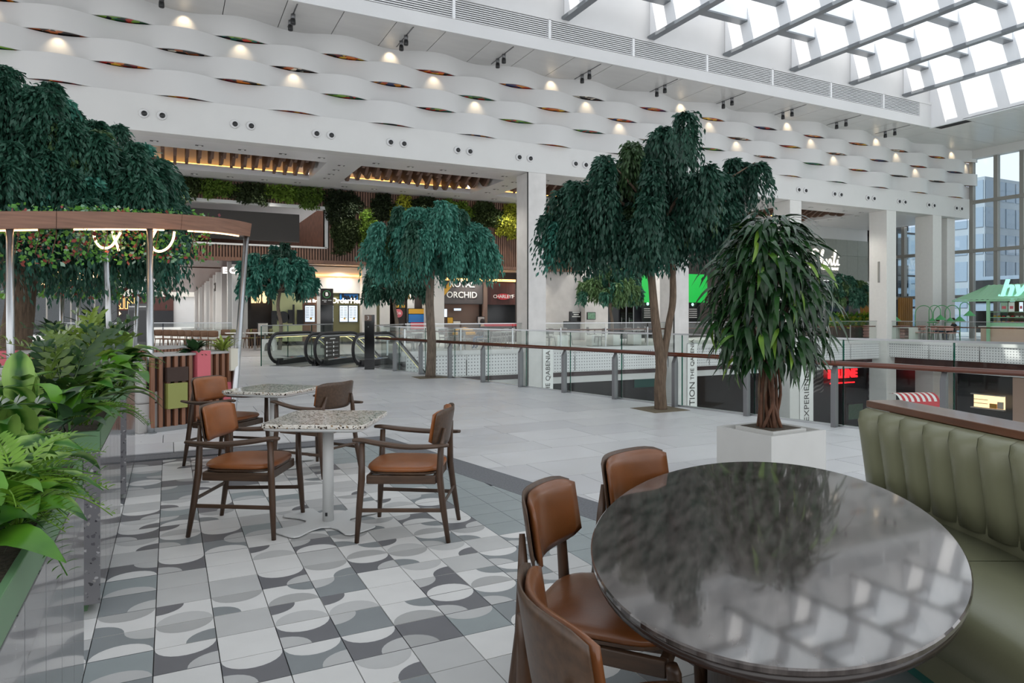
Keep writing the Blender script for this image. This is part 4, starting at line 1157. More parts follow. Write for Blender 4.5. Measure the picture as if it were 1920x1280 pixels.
bb = MB(); bb.v = [tuple(v) for v in stuffV]; bb.f = stuffF; bb.m = [0]*len(stuffF)
tag(bb.build('inner_leaves', 'ficus_leaf', fic, smooth=True), kind='stuff')

# ---------------------------------------------------------------- weeping trees
def weeping(name, lab, loc, trunk, forks, R, zlo, ztop, ncl, nst, nl, L, mats, bark='bark', oval=(1, 1), probs=(.7, .2, .1), drop=(.35, 1.0), grp='weeping indoor trees', dome=.55, lift=None, lobes=None, deep=.8, spread=1.0, clear=None):
    """trunk/forks: lists of (points, radii) relative to loc; crown of drooping sprays"""
    t = thing(name, lab, 'tree', loc, 0, grp)
    for pts, rad in trunk:
        sp_ = spline(pts, 6); k = len(sp_); rr = np.interp(np.linspace(0, 1, k), np.linspace(0, 1, len(rad)), rad)
        MB().tube(sp_, list(rr), 14).build('trunk', bark, t, smooth=True)
    a = rng.random(ncl)*2*PI; r = np.sqrt(rng.random(ncl)*.97+.03)
    lump = 1+.16*np.sin(a*3+loc[0])+.10*np.sin(a*5+loc[1]*2)
    x = r*R*lump*np.cos(a)*oval[0]; y = r*R*lump*np.sin(a)*oval[1]
    z = ztop-(ztop-zlo)*(dome*r**2.2)-np.abs(rng.normal(0, .5, ncl))*(ztop-zlo)*.38+.12*(ztop-zlo)*np.sin(a*4+1)
    z = np.maximum(z, zlo+.25*(ztop-zlo))
    if lift is not None: z = z+lift(x, y)
    if lobes:                                              # crown as a set of branch masses (sideways, height, radius)
        lb = np.array(lobes); wgt = lb[:, 2]**2; k_ = rng.choice(len(lb), ncl, p=wgt/wgt.sum())
        th_ = rng.random(ncl)*2*PI; ph_ = np.arccos(1-1.35*rng.random(ncl)); rr_ = lb[k_, 2]*(.35+.65*rng.random(ncl)**.5)
        lat = lb[k_, 0]+rr_*np.sin(ph_)*np.cos(th_); dep_ = rr_*np.sin(ph_)*np.sin(th_)+rng.normal(0, deep*.5, ncl)*(1-.45*np.abs(lb[k_, 0])/np.abs(lb[:, 0]).max())
        z = lb[k_, 1]+rr_*np.cos(ph_)*.8; x = lat*CS+dep_*SN; y = -lat*SN+dep_*CS
    top = Vector(forks[-1]) if forks else Vector((0, 0, zlo))
    for i in range(0, ncl, max(1, ncl//26)):                   # visible branches
        f = Vector(random.choice(forks)); tip = Vector((x[i], y[i], z[i]+.04)); mid = f.lerp(tip, .5)+Vector((0, 0, .12*R))
        MB().tube(bez(f, mid, tip, 8), [.05*R/1.5*(1-.85*k/7) for k in range(8)], 6).build('branch', bark, t, smooth=True)
    n = ncl*nst*nl
    ci = np.repeat(np.arange(ncl), nst*nl); si = np.repeat(np.arange(ncl*nst), nl); tt = np.tile((np.arange(nl)+.5)/nl, ncl*nst)
    da = rng.random(ncl*nst)*2*PI; reach = (.05+.17*rng.random(ncl*nst))*spread; dr_ = drop[0]+(drop[1]-drop[0])*rng.random(ncl*nst)**1.4; rise = .10*rng.random(ncl*nst)
    out = np.stack([np.cos(da), np.sin(da)], 1)+.6*np.stack([x, y], 1)[np.repeat(np.arange(ncl), nst)]/R
    px = x[ci]+out[si, 0]*reach[si]*np.sqrt(tt)+rng.normal(0, .018, n); py = y[ci]+out[si, 1]*reach[si]*np.sqrt(tt)+rng.normal(0, .018, n)
    pz = z[ci]+rise[si]*np.sin(tt*PI*.7)-dr_[si]*tt**1.7*R/1.5+rng.normal(0, .015, n)
    keep = pz > zlo-.12*rng.random(n)*R
    if clear: keep &= (pz > 2.6) | (rng.random(n) < .4)
    if clear: lt_ = px*CS-py*SN; keep &= ~((lt_ > clear[0]) & (lt_ < clear[1]) & (pz < clear[2]) & (px*SN+py*CS < .3))
    P = np.stack([px, py, pz], 1)
    A = np.stack([out[si, 0]*(.75-.6*tt), out[si, 1]*(.75-.6*tt), -(.35+1.2*tt)], 1)+rng.normal(0, .26, (n, 3)); A /= np.linalg.norm(A, axis=1)[:, None]
    S = np.cross(A, rng.normal(0, 1, (n, 3))); S /= np.linalg.norm(S, axis=1)[:, None]
    Lf = (L*(.65+.7*rng.random(n)))[:, None]; Wf = Lf*.19
    V = np.stack([P, P+A*Lf*.4+S*Wf, P+A*Lf, P+A*Lf*.4-S*Wf], 1)[keep].reshape(-1, 3)
    cm = rng.choice(len(mats), ncl, p=np.array(probs[:len(mats)])/sum(probs[:len(mats)]))
    mi = cm[ci][keep]
    F = np.arange(len(V)).reshape(-1, 4)
    o = link('foliage', raw_mesh('foliage', V, F, mats, mi), t); o['kind'] = 'stuff'
    return t
# forked tree right of centre
weeping('weeping_tree', 'tall weeping tree with a forked trunk by the wooden handrail, right of centre', (6.80, 8.40, 0),
  [([(0, 0, 0), (-.02, 0, .35), (.0, 0, .75), (-.08, .04, 1.4), (-.17, .08, 2.5)], [.10, .088, .085, .066, .05]), ([(.02, 0, .62), (.11, -.05, 1.3), (.17, -.08, 1.75), (.14, -.07, 2.6)], [.052, .054, .052, .04])],
  [(-.17, .08, 2.5), (.14, -.07, 2.6)], 1.42, 2.2, 4.15, 170, 46, 20, .085, ['willow', 'willow_olive', 'willow_teal'], 'bark', probs=(.85, .1, .05), deep=.9, drop=(.35, 1.0), lobes=[(-1.1, 3.1, .55), (-.45, 3.7, .5), (.05, 3.95, .48), (.7, 3.5, .55), (1.15, 3.65, .3), (-1.42, 2.9, .35), (0, 3.15, .75), (.55, 3.0, .65), (-.6, 2.85, .65)])
tag(MB().box(6.45, 7.12, 8.1, 8.72, -.01, .004).build('tree_pit', 'gravel'), 'square gravel pit at the foot of the forked tree', 'tree pit')
# middle tree
weeping('weeping_tree', 'straight trunked weeping tree with blue green crown in the middle of the picture', (5.466, 15.13, 0),
  [([(0, 0, 0), (.03, 0, .8), (-.02, 0, 1.7), (.03, 0, 2.6)], [.125, .105, .10, .08]), ([(0, 0, 2.0), (-.2, .05, 2.5), (-.4, .1, 2.9)], [.06, .055, .04])],
  [(.03, 0, 2.6), (-.3, .05, 2.7)], 1.36, 2.28, 4.05, 150, 40, 19, .10, ['willow_teal', 'willow', 'willow_olive'], 'bark_grey', probs=(.8, .14, .06), deep=.9, lobes=[(.05, 3.65, .55), (-.85, 3.2, .5), (.85, 3.35, .48), (-.45, 3.6, .45), (.45, 3.7, .42), (-1.15, 2.8, .35), (1.15, 2.95, .32), (0, 3.0, .8)])
tag(MB().box(5.1, 5.85, 14.8, 15.45, -.01, .004).build('tree_pit', 'gravel'), 'square gravel pit at the foot of the middle tree', 'tree pit')
# the big tree inside the pergola
weeping('weeping_tree', 'very large weeping tree with a thick trunk rising through the pergola at the left', (-2.26, 14.0, 0),
  [([(0, 0, 0), (-.05, 0, .8), (.02, 0, 1.6), (.05, 0, 2.2)], [.28, .235, .215, .21]), ([(.0, 0, 1.9), (.18, .0, 2.4), (.5, .05, 3.3)], [.16, .14, .1]), ([(-.05, 0, 1.9), (-.2, .0, 2.6), (-.3, .0, 3.6)], [.16, .14, .1])],
  [(.5, .05, 3.3), (-.3, 0, 3.6), (.1, 0, 2.6)], 2.75, 1.95, 5.35, 300, 54, 20, .105, ['willow', 'willow_teal', 'willow_olive'], 'bark', probs=(.86, .08, .06), deep=1.7, lobes=[(.05, 5.35, .4), (.35, 4.75, .75), (-.55, 4.7, .8), (1.3, 4.35, .5), (.85, 3.8, .85), (1.75, 3.8, .65), (2.15, 3.35, .42), (1.4, 3.1, .85), (.2, 3.2, 1.0), (-.9, 3.4, 1.0), (2.3, 2.95, .35), (-1.7, 3.9, .9)], spread=1.5, clear=(-.75, .45, 2.95), drop=(.4, .95))
# far trees in the court
def far_tree(u, base_v, d, lab, R, zlo, ztop, mats, pr=(.8, .15, .05)):
    p = dp(u, base_v, d)
    weeping('weeping_tree', lab, (p.x, p.y, 0), [([(0, 0, 0), (.06, 0, 1.0), (-.06, 0, 1.8), (.02, 0, zlo+.3)], [.085, .075, .07, .06])], [(.02, 0, zlo+.3)], R, zlo, ztop, 90, 22, 12, .19, mats, 'bark_grey', probs=pr, drop=(.3, .8))
far_tree(524, 655, 28.5, 'round weeping tree behind the escalators, right of the pergola pole', 1.38, 2.15, 4.45, ['willow_teal', 'willow'])
far_tree(742, 654, 29.2, 'smaller weeping tree half hidden behind the left of the middle tree', 1.35, 2.0, 3.9, ['willow', 'willow_teal'])
far_tree(1146, 645, 34, 'small green weeping tree against the pale court wall, below the forked tree crown', 1.45, 2.05, 3.95, ['willow_olive', 'willow'], (.65, .35))
far_tree(1583, 634, 42, 'small weeping tree under the script restaurant sign', 1.4, 2.0, 3.9, ['willow', 'willow_olive'], (.7, .3))

# ---------------------------------------------------------------- pergola
PCX, PCY, PR = -1.85, 13.6, 3.5
def ring_z(x, y):
    l = CS*x-SN*y; q = max(0, min(1.05, (l+11.2)/7.2)); return 2.34+.44*q**3
perg = thing('pergola', 'ring shaped timber pergola on leaning steel poles with vines and loops of neon light', 'pergola', (PCX, PCY, 0))
def ring_at_u(u, near=True):
    best = None
    for i in range(720):
        a = PI*i/360; x, y = PCX+PR*math.cos(a), PCY+PR*math.sin(a); d = SN*x+CS*y; l = CS*x-SN*y; uu = 960+FPX*l/d
        if near and d > SN*PCX+CS*PCY-.2: continue
        if not near and d < SN*PCX+CS*PCY+.2: continue
        e = abs(uu-u)
        if best is None or e < best[0]: best = (e, a)
    return best[1]
def arc(a0, a1, zf, nseg):
    for k in range(nseg):
        n = 9; rings = []; led = []
        for i in range(n):
            a = a0+(a1-a0)*(k+i/(n-1)*.996)/nseg; c_, s_ = math.cos(a), math.sin(a); z = zf(PCX+PR*c_, PCY+PR*s_)
            rings.append([(c_*(PR-.13), s_*(PR-.13), z), (c_*PR, s_*PR, z), (c_*(PR+.03), s_*(PR+.03), z+.21), (c_*(PR-.13), s_*(PR-.13), z+.21)])
            if .12 < i/(n-1) < .9: led.append((c_*(PR-.1), s_*(PR-.1), z-.008))
        MB().loft(rings if a1 > a0 else rings[::-1]).build('ring_beam', 'pergola_wood', perg)
        MB().tube(led, .012, 6).build('neon_strip', 'neon', perg)
aN, aF = ring_at_u(477), ring_at_u(262, False)
arc(aN-1.75, aN, ring_z, 4)
arc(aF, aF+2.2, lambda x, y: 2.36, 4)
def ringpt(a): return Vector((PR*math.cos(a), PR*math.sin(a), 0))
poles = [(ring_at_u(14), (-1.62, 9.6)), (ring_at_u(283), (-.2, 9.52)), (ring_at_u(472), (.72, 9.42)), (ring_at_u(118, False), None), (ring_at_u(150, False), None), (ring_at_u(262, False), None)]
for a, bse in poles:
    p = ringpt(a)*(1-.06/PR); z = ring_z(PCX+p.x, PCY+p.y) if bse else 2.36
    q = Vector((bse[0]-PCX, bse[1]-PCY, 0)) if bse else p*.93
    o = MB().tube([(q.x, q.y, 0), (p.x, p.y, z+.02)], .042, 14); o.build('pole', 'steel', perg, smooth=True)
    MB().lathe([(.07, 0), (.07, .012)], 14, (q.x, q.y)).build('pole_foot', 'brushed_steel', perg)
p = dp(212, 690, 10.3); q = dp(197, 440, 10.2)
MB().tube([(p.x-PCX, p.y-PCY, 0), (q.x-PCX, q.y-PCY, q.z)], .042, 14).build('pole', 'steel', perg, smooth=True)
def neon_loop(pts, name='neon_loop'):
    MB().tube(spline([Vector((dp(u, v, d).x-PCX, dp(u, v, d).y-PCY, dp(u, v, d).z)) for u, v, d in pts], 6), .016, 8).build(name, 'neon', perg, smooth=True)
neon_loop([(175, 430, 9), (178, 448, 9), (187, 462, 9), (199, 465, 9), (210, 460, 9), (218, 449, 9), (226, 436, 9)])
neon_loop([(211, 434, 9.1), (214, 446, 9.1), (219, 458, 9.1), (223, 470, 9.1)])
neon_loop([(292, 432, 9.4), (284, 450, 9.4), (288, 467, 9.4), (301, 471, 9.4), (315, 464, 9.4), (324, 450, 9.4), (327, 434, 9.4)])
neon_loop([(122, 518, 13), (128, 525, 13), (136, 531, 13), (146, 533, 13), (154, 527, 13), (156, 515, 13)])
neon_loop([(131, 510, 13.2), (131, 520, 13.2), (137, 529, 13.2), (146, 520, 13.2), (153, 506, 13.2), (159, 498, 13.2)])
neon_loop([(176, 506, 13.4), (176, 518, 13.4), (180, 527, 13.4), (182, 516, 13.4), (180, 506, 13.4)])
neon_loop([(60, 532, 13), (90, 533, 13), (93, 536, 13), (96, 522, 13)])
# vines: clusters of coloured leaves hanging from and lying on the ring
vr = random.Random(31)
ang_n = [ring_at_u(u) for u in (30, 70, 105, 150, 170, 200, 230, 265, 300, 330, 370, 400)]
labs = ['reddish vine cluster on the pergola beam at its left end', 'red green vine hanging under the pergola beam beside the tree trunk', 'bronze vine hanging below the pergola beam left of the neon loops', 'green vine on the pergola beam above the first neon loop', 'mixed vine hanging at the first neon loop', 'dense green vine right of the first neon loop', 'purple leafed vine hanging left of the vertical pergola pole', 'bright green vine hanging by the vertical pergola pole', 'green vine inside the second neon loop', 'red tipped vine right of the second neon loop', 'green hanging vine near the right end of the pergola beam', 'small pale vine tuft at the right end of the pergola beam']
ivm = ['ivy_green', 'ivy_red', 'ivy_pale']
for i, a in enumerate(ang_n):
    pz = ringpt(a)*(1-.12/PR); z = ring_z(PCX+pz.x, PCY+pz.y)
    t = thing('vine', labs[i], 'vine', (PCX+pz.x, PCY+pz.y, z+.1), 0, 'vines on the pergola')
    n = 120 if i not in (0, 11) else 40
    tz = rng.random(n); P = np.stack([rng.normal(0, .2, n), rng.normal(0, .09, n), np.where(rng.random(n) < .22, .13+.08*rng.random(n), -.1-.42*tz**1.3)], 1)
    P[:, :2] *= (1-.45*tz)[:, None]; P[:, 1] += .12; P[:, 0] -= .04
    leaf_cards(P, np.tile([0.2, -.6, 0], (n, 1)), .06, ivm, rng.choice(3, n, p=(.68, .2, .12)), 'leaves', t, asp=.75)
    MB().tube([(0, 0, .1), (.03, -.02, -.15), (-.02, 0, -.4)], .006, 5).build('stem', 'vine_stem', t)
fa = [2*PI*k/9+.5 for k in range(9)]
for i, u in enumerate((80, 125, 180, 235)):
    a = ring_at_u(u, False); pz = ringpt(a)*(1-.12/PR); z = 2.36
    t = thing('vine', ['vine on the far side of the pergola ring right of the trunk', 'vine on the far side of the pergola ring above the small neon loops', 'vine on the far side of the pergola ring beside the little neon ring', 'vine on the far side of the pergola ring near the vertical pole'][i], 'vine', (PCX+pz.x, PCY+pz.y, z), 0, 'vines on the pergola')
    n = 220; tz = rng.random(n); P = np.stack([rng.normal(0, .4, n), rng.normal(0, .3, n), .1-.6*tz], 1)
    leaf_cards(P, np.tile([0, -.6, 0], (n, 1)), .13, ivm, rng.choice(3, n, p=(.65, .2, .15)), 'leaves', t, asp=.75)

# curved slatted bench enclosures under the pergola
def arc_bench(name, lab, R0, a0, a1, h0, boxes=(), sp=.02, rev=False):
    t = thing(name, lab, 'bench', (PCX, PCY, 0)); n = max(3, int(abs(a1-a0)/sp))
    inn = R0-.06
    rings = []
    m = max(8, n//2)
    for i in range(m+1):
        a = a0+(a1-a0)*i/m; c_, s_ = math.cos(a), math.sin(a); rings.append([(c_*(inn-.06), s_*(inn-.06), .06), (c_*inn, s_*inn, .06), (c_*inn, s_*inn, h0-.03), (c_*(inn-.06), s_*(inn-.06), h0-.03)])
    MB().loft(rings).build('backing', 'slat_back', t)
    rings = []
    for i in range(m+1):
        a = a0+(a1-a0)*i/m; c_, s_ = math.cos(a), math.sin(a); rings.append([(c_*(R0-.5), s_*(R0-.5), h0-.03), (c_*(R0+.005), s_*(R0+.005), h0-.03), (c_*(R0+.005), s_*(R0+.005), h0), (c_*(R0-.5), s_*(R0-.5), h0)])
    MB().loft(rings).build('counter_top', 'upholstery_grey', t)
    rings = []
    for i in range(m+1):
        a = a0+(a1-a0)*i/m; c_, s_ = math.cos(a), math.sin(a); rings.append([(c_*(inn-.1), s_*(inn-.1), 0), (c_*(R0-.02), s_*(R0-.02), 0), (c_*(R0-.02), s_*(R0-.02), .06), (c_*(inn-.1), s_*(inn-.1), .06)])
    MB().loft(rings).build('plinth', 'brushed_steel', t)
    sl = MB().box(-.06, 0, -.022, .022, .06, h0-.03).mesh('slat', 'bench_wood')
    for i in range(n+1):
        a = a0+(a1-a0)*i/n; o = link('slat', sl, t, loc=(math.cos(a)*R0, math.sin(a)*R0, 0)); o.rotation_euler = (0, 0, a)
    for a, wz, z0, z1, m_, nm in boxes:
        o = MB().box(-.12, .035, -wz/2, wz/2, z0, z1).build(nm, m_, t, bevel=.004, loc=(math.cos(a)*R0, math.sin(a)*R0, 0)); o.rotation_euler = (0, 0, a)
    return t
def ang_at(u, R0):
    best = None
    for i in range(1440):
        a = -PI+2*PI*i/1440; x, y = PCX+R0*math.cos(a), PCY+R0*math.sin(a); d = SN*x+CS*y
        if d > SN*PCX+CS*PCY-.4: continue
        e = abs(960+FPX*(CS*x-SN*y)/d-u)
        if best is None or e < best[0]: best = (e, a)
    return best[1]
R1 = 4.42
aL, aR = ang_at(288, R1), ang_at(440, R1)
arc_bench('slatted_bench', 'curved slatted wooden bench wall with pink and olive boxes, right of the steel pole', R1, aL, aR, .97,
  [(ang_at(379, R1), .19, .60, .99, 'pink_box', 'pink_planter_box'), (ang_at(331, R1), .25, .28, .60, 'olive_box', 'olive_box'), (ang_at(331, R1), .27, .62, .80, 'slat_back', 'niche'), (ang_at(437, R1), .12, .7, 1.0, 'cream_box', 'cream_box'), (ang_at(424, R1), .12, .3, .55, 'pink_box', 'small_pink_box')])
arc_bench('slatted_bench', 'curved slatted wall with pink box around the big tree, left of the steel pole', 2.9, math.radians(-118), math.radians(-40), .98,
  [(math.radians(-90), .2, .6, 1.0, 'pink_box', 'pink_planter_box'), (math.radians(-68), .25, .55, 1.25, 'cream_box', 'cream_box')])
s = thing('bench_seat', 'grey upholstered seat block just left of the vertical pergola pole', 'bench', tuple(Vector((zp(268, 808).x, zp(268, 808).y, 0))), math.radians(20))
MB().box(-.12, .12, -.2, .6, 0, .36).build('base', 'upholstery_grey', s, bevel=.01); MB().box(-.13, .13, -.2, .6, .36, .52).build('seat_cushion', 'upholstery_grey', s, bevel=.03); MB().box(-.13, -.02, -.2, .6, .52, .9).build('back_cushion', 'upholstery_grey', s, bevel=.03)
MB().box(.118, .124, .1, .16, .15, .26).build('socket_plate', 'black_plastic', s)
s = thing('bench_seat', 'pale grey upholstered bench back behind the planter leaves at far left', 'bench', (-1.5, 10.0, 0), math.radians(-15))
MB().box(-.5, .5, -.2, .3, 0, .42).build('base', 'upholstery_grey', s, bevel=.01); MB().box(-.5, .5, -.25, -.1, .42, .86).build('back_cushion', 'upholstery_grey', s, bevel=.04)
def spiky(lab, loc, n=26, sc=.42, m='spiky_leaf', kind='spiky_plant', up=(15, 80), wd=.045):
    t = thing(kind, lab, 'plant', loc, 0, 'plants on the slatted benches')
    ms = [blade('leaf', 1, wd/sc, .1, .35, m, nseg=5, stem=0.02), blade('leaf', .85, wd/sc, .2, .5, m, nseg=5, stem=.02)]
    for i in range(n):
        o = link('leaf', ms[i % 2], t); o.rotation_euler = Euler((math.radians(vr.uniform(*up)), vr.uniform(-.2, .2), 2*PI*i/n*2.4+vr.uniform(-.3, .3)), 'XYZ'); s_ = sc*vr.uniform(.75, 1.1); o.scale = (s_,)*3
    return t
def onb(u, R0, z): a = ang_at(u, R0); return (PCX+(R0-.12)*math.cos(a), PCY+(R0-.12)*math.sin(a), z)
spiky('round leafed dark green plant in the pink box on the slatted bench', onb(376, R1, .96), 40, .26, 'dark_leaf', 'bushy_plant', (5, 75), .09)
spiky('spiky yellow green plant at the right end of the slatted bench', onb(430, R1, .95), 30, .34)
spiky('spiky dracaena on the slatted wall in front of the big trunk', (PCX+2.75*math.cos(math.radians(-95)), PCY+2.75*math.sin(math.radians(-95)), .97), 34, .48)
spiky('small spiky plant in a wooden box behind the tall fronds', tuple(dp(232, 632, 13)), 22, .4, 'dark_leaf')
spiky('dark leafy plant on the far side of the slatted wall, right of the trunk', tuple(dp(98, 625, 13)), 30, .45, 'dark_leaf', 'bushy_plant', (5, 70), .1)
spiky('tall dark palm standing behind the pergola poles', tuple(dp(188, 640, 15)), 60, .95, 'dark_leaf', 'palm', (5, 85), .12)

# ---------------------------------------------------------------- escalators and totems
ED = Vector((.69, .724)).normalized(); EN = Vector((-ED.y, ED.x))      # travel down, and to the left of it
eang = math.atan2(ED.y, ED.x)
def stadium(x1, n=10):
    """side outline of a balustrade: newel end at x=0, level part, then descent at 30 degrees"""
    top_, bot = [], []
    r = .40
    out = [(r-r*math.cos(PI/2*i/n-PI/2+PI/2), .48+r*math.sin(PI/2*i/n)) for i in range(n+1)]
    return out
def escalator(lab, org, width=1.0, panels=True):
    t = thing('escalator', lab, 'escalator', (org.x, org.y, 0), eang)
    fl_, k = 1.9, math.tan(math.radians(30))
    def rail_path(off, r=.42, zc=.50):
        pts = [(.55, off, zc-r)]
        for i in range(13):
            a = -PI/2-PI*i/12; pts.append((r+r*math.cos(a)*1.0, off, zc+r*math.sin(a)))
        pts.append((fl_, off, zc+r)); 
        for i in range(1, 5): x = i/4*.8; pts.append((fl_+x, off, zc+r-k*x*x/1.6))
        pts.append((fl_+.8+5, off, zc+r-k*.4-k*5)); return pts
    for off in (-width/2-.1, width/2+.1):
        rp = rail_path(off); MB().tube(rp, .045, 10).build('handrail', 'dark_rubber', t, smooth=True)
        rp2 = rail_path(off, .35); MB().tube(rp2, .042, 8).build('rail_guide', 'steel', t, smooth=True)
        rp3 = rail_path(off, .315)[6:]; MB().tube(rp3, .012, 6).build('light_strip', 'warm_strip', t, smooth=True)
        g = MB(); outl = [(p[0], p[2]) for p in rail_path(off, .33)]
        low = [(fl_+.8+5, -.5-k*5+.2), (fl_+.6, .0), (fl_, .12), (.45, .12)]
        poly = outl[1:]+low; nn = len(poly)
        g.add([(x, off-.006, z) for x, z in poly]+[(x, off+.006, z) for x, z in poly], [tuple(range(nn)), tuple(range(nn, 2*nn))[::-1]]+[(i, nn+i, nn+(i+1) % nn, (i+1) % nn) for i in range(nn)]); g.build('glass_side', 'clear_glass', t)
        sk = MB(); outw = [(.42, 0), (fl_, 0), (fl_+.8, -.12-k*.4), (fl_+5.8, -.12-k*5.4), (fl_+5.8, .12-k*5.4), (fl_+.8, .16-k*.4), (fl_, .17), (.42, .12)]
        ko = len(outw); w2 = .07
        sk.add([(x, off-w2, z) for x, z in outw]+[(x, off+w2, z) for x, z in outw], [tuple(range(ko))[::-1], tuple(range(ko, 2*ko))]+[(i, (i+1) % ko, ko+(i+1) % ko, ko+i) for i in range(ko)]); sk.build('skirt', 'black_plastic', t)
        MB().box(.42, fl_, off-.075, off+.075, .165, .19).build('inner_deck', 'steel', t)
        for q, m_ in ((1.0, 'red_paint'), (1.35, 'blue_panel'), (1.5, 'blue_panel')): MB().box(q, q+.09, off-.06, off+.0, .19, .195).build('deck_sticker', m_, t)
        MB().box(.33, .55, off-.1, off+.1, .05, .2).build('handrail_inlet', 'black_plastic', t, bevel=.02)
    MB().box(-.1, fl_-.1, -width/2, width/2, .0, .012).build('landing_plate', 'brushed_steel', t)
    for i in range(14):
        x = fl_-.1+i*.4; z = -max(0, x-fl_)*k; MB().box(x, x+.42, -width/2, width/2, z-.25, z).build('step', 'brushed_steel', t)
    return t
mat('warm_strip', '#fff6c8', .4, emit='#fff2a8', estr=1.6)
NA = zp(663, 690); NA = Vector((NA.x, NA.y)); NB_ = zp(515, 684); NB_ = Vector((NB_.x, NB_.y))
e2 = escalator('glass sided escalator with a black information panel, the nearer of the pair', NA+EN*.62+ED*0)
e1 = escalator('glass sided escalator, the farther of the pair at the left', NA+EN*2.12)
# information panel on the inner glass side of the nearer escalator
pnl = MB().box(.45, 1.25, .565, .58, .2, .82).build('information_panel', 'bulkhead', e2)
for r_ in range(4):
    for c_ in range(2):
        MB().lathe([(.035, 0), (.035, .004)], 12).build('panel_icon', 'print_white', pnl).matrix_local = Mt((.55+c_*.36, .562, .66-r_*.12), rx=PI/2)
        MB().box(.62+c_*.36, .80+c_*.36, .558, .565, .645-r_*.12, .672-r_*.12).build('panel_line', 'print_grey', pnl)
MB().box(.72, 1.0, .558, .565, .755, .78).build('panel_title', 'print_white', pnl)
# glass guard left of and behind the escalators
gg = thing('glass_guard', 'low glass guard with steel top rail behind the escalators', 'balustrade')
g0 = NA+EN*2.9-ED*.1
for k in range(3):
    p, q = g0+ED*(k*1.25), g0+ED*(k*1.25+1.22); MB().bar((p.x, p.y, .58), (q.x, q.y, .58), .02, 1.1).build('glass_pane', 'rail_glass', gg); MB().bar((p.x, p.y, 0), (p.x, p.y, 1.14), .025, .03).build('pane_edge', 'glass_edge_teal', gg)
q = g0+ED*3.75; MB().bar((g0.x, g0.y, 1.15), (q.x, q.y, 1.15), .035, .03).build('top_rail', 'steel', gg)
# totem with the number 3
P = zp(693, 692); tA = thing('level_totem', 'slim black totem bearing the number 3 beside the escalators', 'totem', (P.x, P.y, 0), -YAW+.15)
MB().box(-.13, .13, -.11, .11, 0, 1.46).build('body', 'black_gloss', tA, bevel=.008)
MB().box(-.128, .06, -.116, -.108, 1.3, 1.45).build('number_plate', 'brown_sign', tA); text('number', '3', .13, FY((-.03, -.118, 1.375)), 'print_white', tA, .002)
text('small_icon', 'i', .06, FY((-.03, -.116, 1.14)), 'print_white', tA, .002)
for z in (.28,): MB().box(-.131, .131, -.113, .113, z, z+.004).build('joint', 'post_steel', tA)
# totem with B
P = zp(613, 652); tB = thing('wayfinding_totem', 'tall black totem with a green ring around the letter B', 'totem', (P.x, P.y, 0), -YAW+.2)
hB = EYE+(HOR-541)/FPX*(SN*P.x+CS*P.y); wB = .27
MB().box(-wB, wB, -.1, .1, 0, hB).build('body', 'black_gloss', tB); MB().box(-wB, wB, -.105, -.1, hB-.72, hB-.02).build('header', 'dark_wall', tB)
hdr = tB.children[1]; o = MB().lathe([(.17, 0), (.17, .012), (.14, .014), (.14, .004)], 24).build('ring', 'lamp_green', hdr); o.matrix_local = Mt((0, -.1, hB-.25), rx=PI/2)
text('letter', 'B', .22, FY((0, -.112, hB-.25)), 'sign_white', hdr, .004)
MB().box(-.2, .0, -.108, -.1, hB-.53, hB-.50).build('text_line', 'print_white', tB); MB().box(.05, .2, -.108, -.1, hB-.53, hB-.50).build('text_line', 'print_white', tB); MB().box(-.12, -.02, -.108, -.1, hB-.6, hB-.57).build('text_line', 'print_white', tB)
# black display totem left
P = dp(261, 590, 18); tC = thing('display_totem', 'black freestanding display totem between the pergola poles', 'totem', (P.x, P.y, 0), -YAW-.2)
MB().box(-.29, .29, -.06, .06, 0, 1.76).build('body', 'black_gloss', tC, bevel=.01)
MB().box(-.26, -.02, -.064, -.06, 1.66, 1.69).build('text_line', 'print_white', tC); MB().box(.04, .26, -.064, -.06, 1.66, 1.69).build('text_line', 'print_white', tC)
MB().box(-.25, .25, -.062, -.06, .75, 1.58).build('screen', 'screen_black', tC); MB().box(-.04, .05, -.064, -.06, .6, .7).build('plate', 'print_white', tC); MB().box(-.18, -.08, -.064, -.06, .63, .66).build('text_line', 'print_grey', tC)

# ---------------------------------------------------------------- far guardrails of the void
def far_rail(name, lab, pts, posts=True, step=2.4, wood=True):
    t = thing(name, lab, 'balustrade')
    for a, b_ in zip(pts[:-1], pts[1:]):
        a, b_ = Vector(a), Vector(b_); L_ = (b_-a).length; d_ = (b_-a).normalized(); n = max(1, round(L_/step)); s_ = L_/n
        for k in range(n):
            p, q = a+d_*(k*s_+.03), a+d_*((k+1)*s_-.03); MB().bar((p.x, p.y, .56), (q.x, q.y, .56), .02, 1.06).build('glass_pane', 'clear_glass', t)
            p = a+d_*(k*s_); MB().bar((p.x, p.y, 0), (p.x, p.y, .9), .03, .06).build('post', 'steel', t)
        MB().bar((a.x, a.y, 1.1), (b_.x, b_.y, 1.1), .05, .035).build('top_rail', 'steel', t)
        if wood: nn = Vector((d_.y, -d_.x)); MB().bar((a.x+nn.x*-.1, a.y+nn.y*-.1, .8), (b_.x-nn.x*.1, b_.y-nn.y*.1, .8), .08, .06).build('handrail', 'handrail_wood', t)
    return t
far_rail('court_balustrade', 'long glass balustrade with steel top rail along the far food court edge', [(8.2, 25.62), (36.4, 25.62)])
far_rail('terrace_balustrade', 'glass balustrade with wooden handrail in front of the mint kiosk', [(36.75, 25.5), (36.75, 8)])
far_rail('corner_balustrade', 'short glass balustrade between the escalators and the food court', [(5.9, 22.3), (8.1, 25.5)], wood=True)
far_rail('corridor_balustrade', 'glass balustrade around the far corridor opening, behind the dark tables', [(-4.5, 36), (2.6, 33.4)], step=1.6, wood=False)

